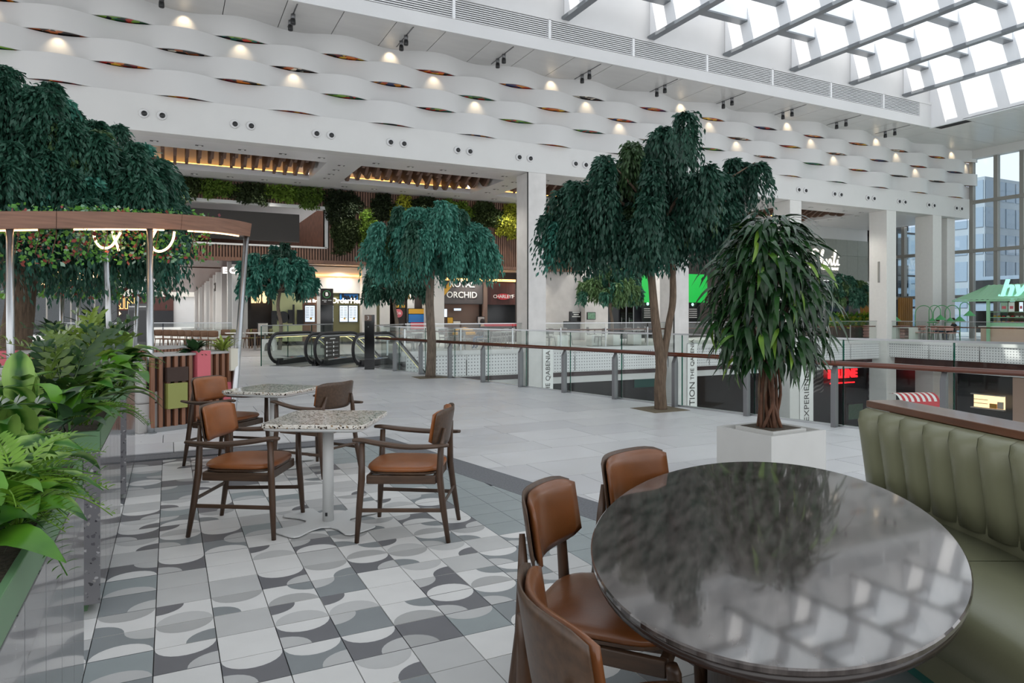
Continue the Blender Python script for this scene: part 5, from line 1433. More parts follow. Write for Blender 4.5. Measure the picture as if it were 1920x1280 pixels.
# ---------------------------------------------------------------- court furniture
def cafe_chair(m, seat_m):
    t = thing('cafe_chair', 'x', 'chair')
    for sx, sy in ((1, 1), (1, -1), (-1, 1), (-1, -1)): MB().tube([(sx*.21, sy*.21, 0), (sx*.17, sy*.17, .44)], [.014, .02], 6).build('leg', m, t)
    MB().loft([superell(.22, .22, 12, 4, .43), superell(.23, .23, 12, 4, .45), superell(.22, .22, 12, 4, .475)]).build('seat', seat_m, t)
    for s in (-1, 1): MB().tube([(-.19, s*.18, .44), (-.25, s*.17, .8)], .016, 6).build('back_post', m, t)
    MB().loft(backrest_rings(.42, -.235, .58, .84, .15, .05, .022, 0, n=7, m=4)).build('backrest', seat_m, t, smooth=True)
    return t
def cafe_table(m='white_lacquer', leg='dark_wall', a=.4, b_=.4, h0=.74):
    t = thing('cafe_table', 'x', 'table')
    MB().loft([superell(a, b_, 24, 8, h0-.03), superell(a, b_, 24, 8, h0)]).build('table_top', m, t)
    MB().tube([(0, 0, .02), (0, 0, h0-.03)], .03, 8).build('column', leg, t); MB().lathe([(.22, 0), (.2, .02)], 14).build('foot', leg, t)
    return t
ch_w = cafe_chair('cafe_wood', 'cafe_wood'); ch_o = cafe_chair('cafe_wood', 'cafe_olive'); ch_g = cafe_chair('cafe_grey', 'cafe_grey')
tbl_l = cafe_table('white_lacquer', 'dark_wall', 1.5, .4, .76); tbl_s = cafe_table('white_lacquer', 'cafe_grey', .35, .35)
cr = random.Random(12); first = set()
def cplace(o, loc, rot, lab, grp):
    if o.name not in first:
        first.add(o.name); o.location = loc; o.rotation_euler = (0, 0, rot); o['label'] = lab; o['group'] = grp
    else: copy_thing(o, loc, rot, lab, grp)
# group at the left behind the slatted bench: u 300..480, floor about 17-21 m away
G1 = 'wooden cafe chairs along the long table behind the slatted bench'
for i, u in enumerate((303, 319, 333, 347, 361, 375, 389, 402)):
    p = zp(u, 655+.6*i); cplace(ch_w, (p.x, p.y, 0), cr.uniform(-.3, .3)+PI/3, 'brown wooden cafe chair behind the slatted bench top, %s from the left in the row' % ORD[i], G1)
p = zp(350, 648); cplace(tbl_l, (p.x, p.y, 0), -YAW, 'long pale cafe table behind the row of brown chairs', 'long cafe tables')
for i, u in enumerate((418, 428, 455, 470, 486, 498)):
    p = zp(u, 655-.8*i); cplace(ch_o if i % 2 else ch_w, (p.x, p.y, 0), cr.uniform(0, 6), 'cafe chair in the group left of the escalators, %s from the left' % ORD[i], 'cafe chairs left of the escalators')
for u, v in ((440, 650), (478, 648), (497, 644)): p = yp(u, 600, 29.6); cplace(tbl_s, (p.x, p.y, 0), 0, 'small pale cafe table left of the escalators, %s of three from the left' % {440: 'first', 478: 'second', 497: 'third'}[u], 'small cafe tables left of the escalators')
# food court behind the void
G2 = 'grey cafe chairs in the far food court'
for i, (u, v) in enumerate([(765, 645), (785, 646), (835, 645), (850, 643), (872, 645), (930, 643), (942, 645), (955, 644), (1030, 645), (1040, 643), (1062, 642), (1110, 644), (1125, 643), (1180, 642), (1205, 643), (1218, 642)]):
    p = yp(u, 600, 26.4+1.0*(i % 4)); cplace(ch_g, (p.x, p.y, 0), cr.uniform(0, 6), 'grey cafe chair behind the far balustrade, %s from the left' % ORD[i], G2)
for i, u in enumerate((775, 842, 915, 948, 1050, 1115, 1190)):
    p = yp(u, 600, 26.9+1.0*(i % 3)); cplace(tbl_s, (p.x, p.y, 0), 0, 'small white cafe table behind the far balustrade, %s from the left' % ORD[i], 'white cafe tables in the far food court')
# white waste/serving cubes
for i, (u0, u1) in enumerate(((1045, 1066), (1110, 1127), (1150, 1163), (1188, 1203))):
    c0, c1 = yp(u0, 640, 26.6), yp(u1, 640, 26.6); t = thing('white_cube_seat', ['white cube seat behind the far balustrade, first right of the concrete column', 'white cube seat behind the far balustrade, second right of the concrete column', 'white cube seat behind the far balustrade, beside the small tree trunk', 'white cube seat behind the far balustrade, left of the forked trunk'][i], 'seat', ((c0.x+c1.x)/2, 26.6, 0))
    hw = (c1.x-c0.x)/2; MB().box(-hw, hw, 0, .5, .02, .48).build('body', 'white_lacquer', t, bevel=.02); MB().box(-hw, hw, 0, .5, .48, .52).build('lid', 'white_lacquer', t, bevel=.01)
p = zp(505, 657); t = thing('arched_bench', 'small concrete bench with an arched cut-out left of the escalators', 'bench', (p.x, p.y, 0), -.3)
ap = [(-.25, 0), (-.16, 0)]+[(-.16*math.cos(PI*i/8), .3*math.sin(PI*i/8)+.05) for i in range(9)]+[(.16, 0), (.25, 0), (.25, .45), (-.25, .45)]
MB().prism(ap, -.25, .25, M=Matrix.Rotation(PI/2, 4, 'X')).build('block', 'concrete', t); MB().box(-.25, .25, -.25, .25, .45, .47).build('seat_top', 'concrete', t)

# ---------------------------------------------------------------- people (one continuous skinned body each)
def person(lab, loc, rot, shirt, legs, hair, seated=True, scale=1.0, skin='skin'):
    t = thing('person', lab, 'person', loc, rot)
    V = [(0, 0, .47), (0, 0, .62), (.02, 0, .78), (.02, 0, .92), (.04, 0, 1.0), (.06, 0, 1.1),  # pelvis..head
         (.0, .17, .9), (.1, .2, .68), (.28, .14, .66), (.0, -.17, .9), (.1, -.2, .68), (.28, -.14, .66),
         (.02, .09, .47), (.42, .1, .48), (.45, .1, .08), (.56, .1, .04), (.02, -.09, .47), (.42, -.1, .48), (.45, -.1, .08), (.56, -.1, .04), (.07, 0, 1.2)]
    E = [(0, 1), (1, 2), (2, 3), (3, 4), (4, 5), (3, 6), (6, 7), (7, 8), (3, 9), (9, 10), (10, 11), (0, 12), (12, 13), (13, 14), (14, 15), (0, 16), (16, 17), (17, 18), (18, 19), (5, 20)]
    Rr = [.14, .13, .14, .12, .05, .085, .06, .045, .035, .06, .045, .035, .09, .065, .045, .035, .09, .065, .045, .035, .075]
    me = bpy.data.meshes.new('body'); me.from_pydata(V, E, []); me.update()
    o = bpy.data.objects.new('body', me); COL.objects.link(o)
    sk = o.modifiers.new('skin', 'SKIN'); sb_ = o.modifiers.new('sub', 'SUBSURF'); sb_.levels = 1; sb_.render_levels = 1
    bm = bmesh.new(); bm.from_mesh(me); ly = bm.verts.layers.skin.verify()
    for i, v in enumerate(bm.verts): v[ly].radius = (Rr[i], Rr[i]); v[ly].use_root = i == 0
    bm.to_mesh(me); bm.free()
    dg = bpy.context.evaluated_depsgraph_get(); m2 = bpy.data.meshes.new_from_object(o.evaluated_get(dg)); bpy.data.objects.remove(o)
    for m_ in (skin, shirt, legs): m2.materials.append(MATS[m_])
    for p in m2.polygons:
        c = p.center; p.use_smooth = True
        p.material_index = 0 if c.z > .97 or (c.x > .22 and c.z > .6) else 1 if c.z > .56 else 2
    m2.name = 'body'; link('body', m2, t)
    MB().lathe([(.02, 1.29), (.08, 1.27), (.1, 1.2), (.098, 1.13), (.07, 1.1)], 12, (.045, 0)).build('hair', hair, t, smooth=True)
    MB().loft([superell(.03, .05, 8, 2, 1.135, (.145, 0)), superell(.012, .012, 8, 2, 1.16, (.16, 0))]).build('nose', skin, t)
    t.scale = (scale,)*3; return t
p = yp(906, 600, 26.6); person('person in a dark top and jeans sitting at a far court table, seen from behind', (p.x, max(26.4, p.y), 0), 2.0, 'shirt_dark', 'jeans', 'hair_dark')
cplace(ch_g, (p.x, max(26.4, p.y), 0), 2.0, 'grey cafe chair carrying the person in jeans', G2)

# ---------------------------------------------------------------- shop fronts behind the court (below the slat wall)
shops = struct('wall_shops')
YS = 34.0
MB().box(3.2, 42, YS+.9, YS+1.1, 0, 4.0).build('shop_back', 'dark_wall', shops)
MB().box(4.6, 20.6, YW, YS+4, 3.86, 4.0).build('shop_ceiling', 'white_panel', shops)
MB().box(20.65, 44, YS+2, YS+2.2, 0, ZB).build('upper_back', 'dark_wall', shops)
def wallpiece(nm, u0, u1, v0, v1, m, y=YS, th=.12, parent=shops):
    a, b_ = yp(u0, v0, y), yp(u1, v1, y); uz = yp((u0+u1)/2, v0, y).z; lz = yp((u0+u1)/2, v1, y).z
    return MB().box(a.x, b_.x, y, y+th, max(lz, 0), uz).build(nm, m, parent)
wallpiece('cafe_interior', 440, 510, 540, 640, 'dark_wall', YS+.5)
wallpiece('lime_wall', 511, 567, 549, 640, 'lime_wall'); wallpiece('wood_pier', 567, 594, 548, 640, 'slat_wood'); wallpiece('white_pier', 594, 602, 520, 640, 'white_wall')
wallpiece('olive_tile_wall', 622, 679, 549, 640, 'olive_tile'); wallpiece('white_soffit', 560, 680, 500, 549, 'white_wall', YS-.1)
wallpiece('tile_pier', 679, 706, 500, 640, 'white_tile', YS-.5, .6); wallpiece('olive_tile_wall', 706, 712, 549, 640, 'olive_tile'); wallpiece('plain_pier', 712, 731, 545, 640, 'column_white', YS-.1)
wallpiece('shop_recess', 740, 800, 545, 640, 'dark_wall', YS+.3); wallpiece('steel_pier', 764, 777, 530, 640, 'white_wall', YS); wallpiece('tile_column', 800, 833, 500, 640, 'white_tile', YS-.6, .7)
wallpiece('grey_recess', 834, 898, 570, 640, 'brown_sign', YS+.4); wallpiece('maroon_front', 914, 966, 530, 571, 'maroon_wood', YS+.1); wallpiece('dark_front', 914, 966, 571, 640, 'screen_black', YS+.15)
wallpiece('bronze_pier', 905, 914, 525, 640, 'brown_sign', YS-.1); wallpiece('pale_wall', 1024, 1098, 500, 640, 'concrete', YS-.3, .5); wallpiece('pale_pier', 1097, 1140, 440, 640, 'concrete', YS-.8, .5)
wallpiece('pale_wall', 1226, 1290, 440, 640, 'concrete', YS-.2); wallpiece('dark_doorway', 1140, 1202, 565, 640, 'lower_dark', YS+.2); wallpiece('brown_lintel', 1190, 1204, 505, 545, 'maroon_wood', YS)
wallpiece('dark_upper', 1140, 1204, 440, 565, 'dark_wall', YS+.4)
MB().box(yp(834, 0, YS).x, yp(966, 0, YS).x, YS-.05, YS+.05, 3.3, 3.42).build('cove_strip', 'cove', shops)
MB().box(yp(590, 0, YS).x, yp(680, 0, YS).x, YS-.22, YS-.12, 3.36, 3.42).build('cove_strip', 'cove', shops)
# menu boards, screens, signs as things
def board(name, lab, cat, u0, u1, v0, v1, m, y=YS-.03, extra=None, frame='black_plastic'):
    a, b_ = yp(u0, v0, y), yp(u1, v1, y); uz = yp((u0+u1)/2, v0, y).z; lz = yp((u0+u1)/2, v1, y).z
    cx = (a.x+b_.x)/2; t = thing(name, lab, cat, (cx, y, lz)); W = b_.x-a.x; Hh = uz-lz
    MB().box(-W/2-.03, W/2+.03, .0, .06, -.03, Hh+.03).build('frame', frame, t); MB().box(-W/2, W/2, -.012, 0, 0, Hh).build('face', m, t)
    if extra: extra(t, W, Hh)
    return t
def menu_lines(t, W, Hh):
    fc_ = t.children[1]
    for c_ in range(2):
        for i in range(7): MB().box(-W/2+.08*W+c_*.46*W, -W/2+.42*W+c_*.46*W, -.018, -.012, Hh*(.86-.1*i), Hh*(.89-.1*i)).build('text_line', 'print_grey', fc_)
    o = MB().lathe([(.12*W, 0), (.12*W, .006)], 14).build('dish_picture', 'mustard', fc_); o.matrix_local = Mt((W*.1, -.014, Hh*.2), rx=PI/2)
board('menu_board', 'white menu board with a burger picture on the wooden pier', 'menu', 572, 590, 573, 603, 'screen', extra=menu_lines)
board('menu_screen', 'left one of the two blue white menu screens under the order sign', 'menu', 637, 652, 573, 603, 'screen', extra=menu_lines)
board('menu_screen', 'right one of the two blue white menu screens under the order sign', 'menu', 654, 670, 573, 603, 'screen', extra=menu_lines)
def sgn(name, lab, body, size, u, v, m, y=YS-.05, ex=.03, bold=0, shear=0, sx=1.0, cat='sign'):
    p = yp(u, v, y); t = thing(name, lab, cat, tuple(p)); text('lettering', body, size, FY((0, 0, 0)), m, t, ex, bold=bold, shear=shear, sx=sx); return t
sgn('order_sign', 'lit white sign reading Order Here', 'OrderHere', .36, 653, 564, 'sign_white', YS-.08, bold=.008)
t = board('logo_panel', 'dark panel with big cut-out letters bw above the order sign', 'sign', 637, 671, 551, 563, 'blue_panel', YS-.02)
text('lettering', 'bw', .6, FY((0, -.03, .12)), 'black_plastic', t, .02, bold=.02)
sgn('small_sign', 'small lit sign on the wooden pier above the menu board', 'Pat Br', .22, 583, 564, 'sign_white', bold=.006)
sgn('small_sign', 'small lit white sign reading Ea beside the tiled pier', 'Ea', .28, 709, 564, 'sign_white', YS-.6, bold=.008)
t = board('orchid_sign', 'dark grey sign panel reading Royal Orchid with an orange stripe', 'sign', 833, 904, 529, 569, 'orchid_panel', YS-.2)
text('lettering', 'ROYAL', .46, FY((-.1, -.03, 1.02)), 'print_white', t, .02, bold=.004); text('lettering', 'ORCHID', .46, FY((-.1, -.03, .45)), 'print_white', t, .02, bold=.004)
MB().add([(-1.15, -.02, .7), (-.75, -.02, 1.28), (-.35, -.02, 1.28), (-1.15, -.02, .35)], [(0, 3, 2, 1)]).build('orange_stripe', 'mustard', t)
p = yp(943, 556, YS); t = thing('oval_sign', 'red oval sign reading Charleys on the maroon shop front', 'sign', (p.x, YS, p.z))
o = MB().loft([ell(.42, .17, 0, 28), ell(.42, .17, .04, 28)]).build('plaque', 'red_paint', t); o.matrix_local = Mt((0, 0, 0), rx=PI/2); text('lettering', 'CHARLEYS', .26, FY((0, -.05, 0)), 'print_white', t, .01, bold=.004)
sgn('letter_sign', 'white letters FU at the edge of the concrete column', 'F', .3, 962, 556, 'print_white', YS+.05)
p = yp(745.5, 587, YS); t = thing('round_sign', 'round pink sign with a white monogram behind the middle trunk', 'sign', (p.x, YS-.1, p.z)); o = MB().lathe([(.22, 0), (.22, .06)], 24).build('disc', 'pink_box', t); o.matrix_local = Mt((0, 0, 0), rx=PI/2); text('monogram', 'D&', .2, FY((0, -.07, 0)), 'print_white', t, .005)
p = yp(752, 560, YS); t = thing('yellow_arch_sign', 'yellow zigzag letter sign left of the middle trunk', 'sign', (p.x, YS, p.z-.3)); MB().tube([(-.4, 0, 0), (-.1, 0, .6), (.05, 0, .2), (.3, 0, .8), (.45, 0, .3)], .06, 6).build('band', 'mustard', t); MB().box(-.3, .2, -.03, .03, -.15, -.02).build('plinth', 'mustard', t)
for lab, u0, u1, v0, v1, m in (('orange shelf unit over the blue stall', 766, 800, 579, 588, 'mustard'), ('dark blue stall panel under the orange shelf', 766, 800, 589, 604, 'blue_panel'), ('red counter of the stall behind the middle trunk', 770, 800, 604, 617, 'red_paint'), ('lit blue screen on the edge of the tiled column', 833, 838, 579, 594, 'screen'), ('orange poster standing in the grey recess', 839, 849, 595, 607, 'mustard'), ('beige poster standing in the grey recess', 850, 863, 602, 607, 'fabric_cream'), ('grey poster standing left of the bronze pier', 896, 908, 594, 606, 'upholstery_grey')):
    board('stall_panel', lab, 'panel', u0, u1, v0, v1, m, YS-.15 if u0 < 833 else YS-.12)
p = yp(858, 580, YS); t = thing('exit_light', 'small pale blue exit light over the grey recess', 'sign', tuple(p)); MB().box(-.2, .2, 0, .04, -.06, .06).build('face', 'screen', t); MB().box(-.22, .22, .04, .07, -.08, .08).build('case', 'black_plastic', t)
p = yp(914, 610, YS-.5)
t = thing('red_bench', 'long red counter in front of the maroon shop', 'counter', (yp(940, 612, YS-1).x, YS-1, 0)); MB().box(-1.1, 1.1, -.2, .2, .85, 1.0).build('top', 'red_paint', t); MB().box(-1.0, 1.0, -.15, .15, 0, .85).build('front', 'dark_wall', t)
t = thing('yellow_canopy', 'small yellow dome canopy in the far court', 'canopy', (yp(870, 612, 29).x, 29, .55)); MB().lathe([(.55, 0), (.5, .15), (.35, .28), (.02, .34)], 16).build('dome', 'yellow_paint', t, smooth=True); MB().tube([(0, 0, -.55), (0, 0, .1)], .03, 8).build('stand', 'steel', t)
board('wall_sign', 'small red sign panel high at the upper left of the ficus crown', 'sign', 1362, 1381, 428, 447, 'red_paint', YS+.3)
t = board('black_notice', 'black notice board with white text on the pale court wall', 'sign', 1069, 1091, 585, 602, 'screen_black', YS-.36)
for i, wd in enumerate((.5, .35, .55)): MB().box(-wd/2, wd/2, -.02, -.012, .48-.12*i, .54-.12*i).build('text_line', 'print_white', t)
board('evacuation_plan', 'pale framed floor plan on the pale pier', 'sign', 1102, 1116, 586, 598, 'ivy_pale', YS-.86)
board('dark_cabinet', 'low black cabinet standing before the pale court wall', 'cabinet', 1058, 1087, 603, 622, 'black_gloss', YS-1.2)
for i, (u0, u1) in enumerate(((1203, 1226), (1287, 1326))):
    sd = ('left of the forked trunk', 'left of the ficus crown')[i]
    board('green_screen', 'vivid green display wall '+sd, 'display', u0, u1, 514, 567, 'screen_green', YS-.25)
    t = board('directory_board', 'black directory board with white lines below the green display '+sd, 'sign', u0+1, u0+25, 568, 603, 'screen_black', YS-.25)
    o = MB().lathe([(.1, 0), (.1, .01)], 14).build('logo', 'sign_cyan', t); o.matrix_local = Mt((-.08, -.015, 1.1), rx=PI/2)
    for k in range(5): MB().box(-.36, .28, -.02, -.012, .25+.13*k, .31+.13*k).build('text_line', 'print_grey', t)
for k, u in enumerate((1170, 1184)):
    q0 = yp(u, 600, YS); t = thing('door_leaf', ('glass door leaf at the dark doorway, left one', 'glass door leaf at the dark doorway, right one')[k], 'door', (q0.x, YS+.1, 0)); MB().box(-.18, .18, 0, .03, .03, 2.3).build('leaf', 'dark_glass', t); MB().box(.19, .25, -.02, .05, 0, 2.35).build('jamb', 'brushed_steel', t); MB().tube([(-.13, -.04, .9), (-.13, -.04, 1.3)], .015, 6).build('pull', 'steel', t)
# sculptural black letters on the lime wall
p = yp(540, 0, YS-.2); t = thing('black_sculpture_sign', 'row of big black drum and panel shapes on the lime green wall', 'sign', (p.x, YS-.2, 1.1))
MB().box(-.75, -.5, 0, .1, -.1, .55).build('panel', 'black_plastic', t); o = MB().lathe([(.28, 0), (.28, .1)], 20).build('drum', 'black_plastic', t); o.matrix_local = Mt((-.22, .1, .25), rx=PI/2)
MB().box(.0, .25, 0, .1, -.05, .6).build('panel', 'black_plastic', t); MB().box(.22, .3, -.02, .1, -.1, .85).build('post', 'black_plastic', t); MB().box(.42, .72, 0, .1, -.1, .6).build('panel', 'black_plastic', t)
# pendant lamps in the dark cafe
for i, u in enumerate((472, 478, 485, 496)):
    p = yp(u, 556, YS+.2); t = thing('pendant_lamp', 'warm bottle shaped pendant lamp in the dark cafe, %s from the left' % ORD[i], 'lamp', tuple(p), 0, 'pendant lamps in the dark cafe')
    MB().lathe([(.06, -.3), (.1, -.2), (.1, .2), (.03, .35)], 10).build('shade', 'warm_pendant', t, smooth=True); MB().tube([(0, 0, .35), (0, 0, 1.2)], .008, 5).build('cord', 'black_plastic', t)
t = board('cafe_poster', 'pale lit poster stand in front of the dark cafe', 'sign', 484, 502, 606, 628, 'fabric_cream', 31.5)
# script restaurant sign wall
YV = 31.6
rs = struct('wall_restaurant')
a, b_ = yp(1503, 425, YV), yp(1628, 527, YV); zt_ = 6.6; zb_ = yp(1560, 525, YV).z
nx = 6; wdt = (b_.x-a.x)/nx
for i in range(nx):
    for k, (z0, z1) in enumerate(((zb_, (zb_+zt_)/2+.3), ((zb_+zt_)/2+.3, zt_))): MB().box(a.x+i*wdt+.006, a.x+(i+1)*wdt-.006, YV, YV+.06, z0+.006, z1-.006).build('cladding_panel', 'sage_wall', rs)
MB().box(a.x, b_.x+.4, YV+.06, YV+.3, zb_, ZB).build('core', 'white_wall', rs); MB().box(b_.x, b_.x+.6, YV+.06, YV+.3, 0, ZB).build('pier', 'white_wall', rs)
MB().box(a.x, b_.x, YV+.8, YV+1, 0, zb_).build('glazing', 'dark_glass', rs)
p = yp(1521, 496, YV-.05); t = thing('script_sign', 'glowing script sign reading Shvili on the grey panelled wall', 'sign', tuple(p))
SC = [[(.55, 1.0), (.3, 1.15), (.08, .95), (.25, .7), (.45, .45), (.3, .1), (0, .05), (-.1, .22)],
      [(.6, 0), (.78, .5), (.93, 1.02), (.83, 1.1), (.73, .6), (.7, .02), (.8, .35), (.92, .45), (.97, .3), (.97, .05), (1.07, .05)],
      [(1.07, .05), (1.15, .45), (1.2, .1), (1.28, .05), (1.4, .45), (1.5, .4)], [(1.5, .4), (1.52, .08), (1.62, .05)],
      [(1.62, .05), (1.8, .6), (1.88, 1.05), (1.78, 1.05), (1.74, .3), (1.82, .03), (1.95, .2)], [(1.95, .2), (2.02, .45), (2.03, .08), (2.15, .1)], [(1.58, .64), (1.6, .68)], [(2.09, .64), (2.11, .68)]]
for q in SC: MB().tube(spline([(x*1.28, 0, z*.92) for x, z in q], 5), .05, 6).build('letter_stroke', 'sign_white', t, smooth=True)
text('subtitle', 'GEORGIAN RESTAURANT', .27, FY((1.25, 0, -.22)), 'sign_white', t, .02, bold=.002, sx=.92)
# hedge below it
p0, p1 = yp(1555, 600, 28.5), yp(1632, 600, 28.5); hd = thing('hedge', 'low bright green hedge in a dark trough below the script sign', 'hedge', ((p0.x+p1.x)/2, 28.5, 0)); hw = (p1.x-p0.x)/2
MB().box(-hw, hw, -.25, .25, 0, .7).build('trough', 'dark_wall', hd)
n = 900; P = np.stack([rng.uniform(-hw, hw, n), rng.uniform(-.3, .3, n), .7+.7*rng.random(n)], 1); leaf_cards(P, np.tile([0, -.5, .3], (n, 1)), .3, ['hosta', 'moss_yellow'], rng.integers(0, 2, n), 'leaves', hd, down=-.3)

# ---------------------------------------------------------------- corridor far left
cor = struct('wall_corridor')
XW = 2.9
MB().box(-.9, XW, YW+.3, 86, 4.05, 4.2).build('corridor_ceiling', 'wood_ceiling', cor); MB().box(-1.5, -.9, YW+.3, 86, 4.0, 4.9).build('edge_beam', 'white_wall', cor)
MB().box(-16, 12, 92, 92.3, 0, 9).build('end_wall', 'white_wall', cor)
MB().box(-14, .5, 91.7, 92, 1.95, 3.65).build('end_fascia', 'maroon_wood', cor); MB().box(-14, .5, 91.6, 92, 0, 1.95).build('end_shopfront', 'lower_dark', cor); MB().box(-14, 9, 91.6, 92, 3.65, 4.9).build('end_beam', 'fabric_cream', cor)
y = YW+.4; i = 0; cm_ = ['white_wall', 'brown_sign', 'white_wall', 'column_white', 'brown_sign', 'white_wall']
while y < 88:
    ly = (3.0, 4.2, 5)[i % 3]; m_ = cm_[i % 6]
    MB().box(XW, XW+.3, y+.03, y+ly-.03, 0, 4.05).build('shop_bay', m_, cor)
    MB().box(XW-.35, XW, y-.2, y+.2, 0, 4.05).build('pier', 'white_wall', cor); y += ly; i += 1
t = thing('brand_sign', 'white letters reading YINY on the brown shop bay of the corridor', 'sign', tuple(xp(420, 577, XW-.05))); text('lettering', 'YINY', .5, FX((0, 0, 0)), 'print_white', t, .02, bold=.01)
p = xp(430, 573, XW-.1); t = thing('blue_banner', 'tall blue poster at the corridor corner beside the steel pole', 'sign', (p.x, p.y, 0)); MB().box(0, .04, -.55, .55, .5, 2.9).build('panel', 'blue_panel', t); MB().box(.04, .08, -.6, .6, .0, 2.95).build('frame', 'black_plastic', t)
p = yp(448, 508, YW-.1); t = thing('lit_letter_sign', 'white glowing letter sign hanging at the corridor mouth', 'sign', (p.x, YW-.15, p.z)); text('lettering', 'E Centro', .36, FY((0, 0, 0)), 'sign_white', t, .05, bold=.02); MB().box(-.3, .3, .06, .1, .3, .6).build('bracket', 'black_plastic', t)
p = xp(402, 538, XW-.4); t = thing('direction_sign', 'small dark direction sign on the white corridor pier', 'sign', tuple(p)); MB().box(0, .05, -.5, .5, -.25, .25).build('plate', 'bulkhead', t); text('lettering', 'WC 0', .3, FX((-.01, 0, 0)), 'print_white', t, .005)
MB().box(XW, yp(470, 0, YS).x, YS-.2, YS+.3, 0, 4.05).build('corner_pier', 'dark_wall', cor)
t = thing('train_sign', 'dark letters reading TRAIN with lit edges on the far wooden fascia', 'sign', tuple(yp(211, 569, 91.6))); text('lettering', 'TRAIN', 1.75, FY((0, 0, 0)), 'black_plastic', t, .06, bold=.03); text('glow', 'TRAIN', 1.75, FY((0, .05, 0)), 'cove', t, .02, bold=.07)
for i, u in enumerate((108, 140, 160, 172, 222)):
    t = thing('shop_lamp', 'small warm lamp in the far shopfront under the wooden fascia, %s from the left' % ORD[i], 'lamp', tuple(yp(u, 588+i % 2*6, 91.3)), 0, 'lamps in the far shopfront'); MB().lathe([(.05, -.2), (.28, 0), (.1, .25)], 10).build('shade', 'warm_pendant', t); MB().tube([(0, 0, .25), (0, 0, .7)], .03, 5).build('cord', 'black_plastic', t)
# glazed shop at far left behind the trunk
gl = struct('window_3', (-15.5, 60, 0))
for k in range(8):
    MB().box(k*1.5-.05, k*1.5+.05, -.05, .05, 0, 5.5).build('mullion', 'mullion', gl); MB().box(k*1.5+.05, k*1.5+1.45, -.01, .01, 0, 5.5).build('pane', 'window_glass', gl)
MB().box(0, 12, 1.5, 1.7, 0, 5.5).build('interior', 'dark_wall', gl)
# fill lamps added to brighten the dark shop fronts and the corridor
for x in (7.5, 11, 14.5, 18): lamp((x, 33.2, 3.8), (x, 33.8, 0), 150, 130, .8, (1, .93, .82), 'shop_fill_lamp', .06)
for x in (23, 27, 31): lamp((x, 31.5, 7.2), (x, 33.8, 2), 260, 110, .8, (1, .95, .88), 'shop_fill_lamp', .08)
for y in (37, 43, 50, 60, 72, 84): lamp((.8, y, 3.95), (1.6, y, 0), 200, 150, .8, (1, .95, .88), 'corridor_fill_lamp', .08)  # added fill along the corridor, without fixtures
# ---------------------------------------------------------------- mint kiosk on the terrace
kx = 40.0
ky0, ky1 = xp(1785, 560, kx).y, 12.0
k_ = thing('kiosk', 'mint green bakery kiosk with a corrugated awning and glass counter at the right edge', 'kiosk', (kx, 18.5, 0))
def ky(y): return y-18.5
NR = 46; y0_, y1_ = ky(ky0), ky(10.0); st = (y0_-y1_)/NR
V, F = [], []
for i in range(NR*2+1):
    yy = y0_-st*i/2; rr = .03*(i % 2); V += [(0+rr, yy, 2.28+rr), (1.1+rr*.3, yy-(1.0 if i == 0 else 0)*0, 3.12+rr)]
V2 = [(x, y-(.0 if z < 2.6 else 0), z) for x, y, z in V]
# hipped left end
V2 = [(x, (y if z < 2.7 else min(y, y0_-1.35)), z) for x, y, z in V2]
MB().add(V2, [(2*i, 2*i+2, 2*i+3, 2*i+1) for i in range(NR*2)]).build('awning', 'mint', k_)
MB().box(1.1, 2.6, y1_, y0_-1.35, 2.2, 3.1).build('roof_box', 'mint', k_)
MB().box(0, .08, y1_, y0_, 2.2, 2.28).build('awning_edge', 'mint', k_)
MB().box(.1, .2, ky(21.8), ky(21.65), 0, 2.25).build('post', 'mint', k_)
MB().box(.3, 1.1, y1_, ky(22.2), 0, .78).build('counter_front', 'peach', k_); MB().box(.25, 1.15, y1_, ky(22.3), .78, .84).build('counter_top', 'white_lacquer', k_)
MB().box(.35, 1.0, y1_, ky(21.9), .84, 1.02).build('display_base', 'mint_counter', k_); MB().box(.35, .37, y1_, ky(21.9), 1.02, 1.62).build('display_glass', 'clear_glass', k_)
for z in (1.3, 1.6): MB().box(.35, 1.0, y1_, ky(21.9), z, z+.03).build('shelf', 'mint_counter', k_)
MB().box(1.4, 1.5, y1_, ky(21.4), 0, 2.2).build('rear_panel', 'cafe_wood', k_)
text('logo', 'hy.', 1.25, FX((.28, ky(xp(1905, 555, kx+.4).y), 2.86)), 'sign_cyan', k_, .06, bold=.03, shear=.3)
text('logo_subtitle', 'bakery', .3, FX((.28, ky(xp(1888, 556, kx+.4).y), 2.45)), 'sign_cyan', k_, .03, bold=.01, shear=.3)
pa = random.Random(2); bun = MB().lathe([(.06, 0), (.085, .03), (.07, .07), (.01, .09)], 10).mesh('bun', 'mustard', True); bun2 = MB().lathe([(.06, 0), (.08, .03), (.07, .06), (.01, .08)], 10).mesh('bun', 'red_paint', True); bun3 = MB().lathe([(.06, 0), (.08, .03), (.07, .06), (.01, .08)], 10).mesh('bun', 'fabric_cream', True)
for z in (1.04, 1.34):
    y = 21.6
    while y > 18.4:
        o = link('pastry', pa.choice((bun, bun, bun2, bun3)), loc=(kx+.55, y, z)); tag(o, 'small pastry in the glass counter of the mint kiosk, %s shelf' % ('lower' if z < 1.2 else 'upper'), 'pastry', 'pastries in the kiosk counter'); y -= .22
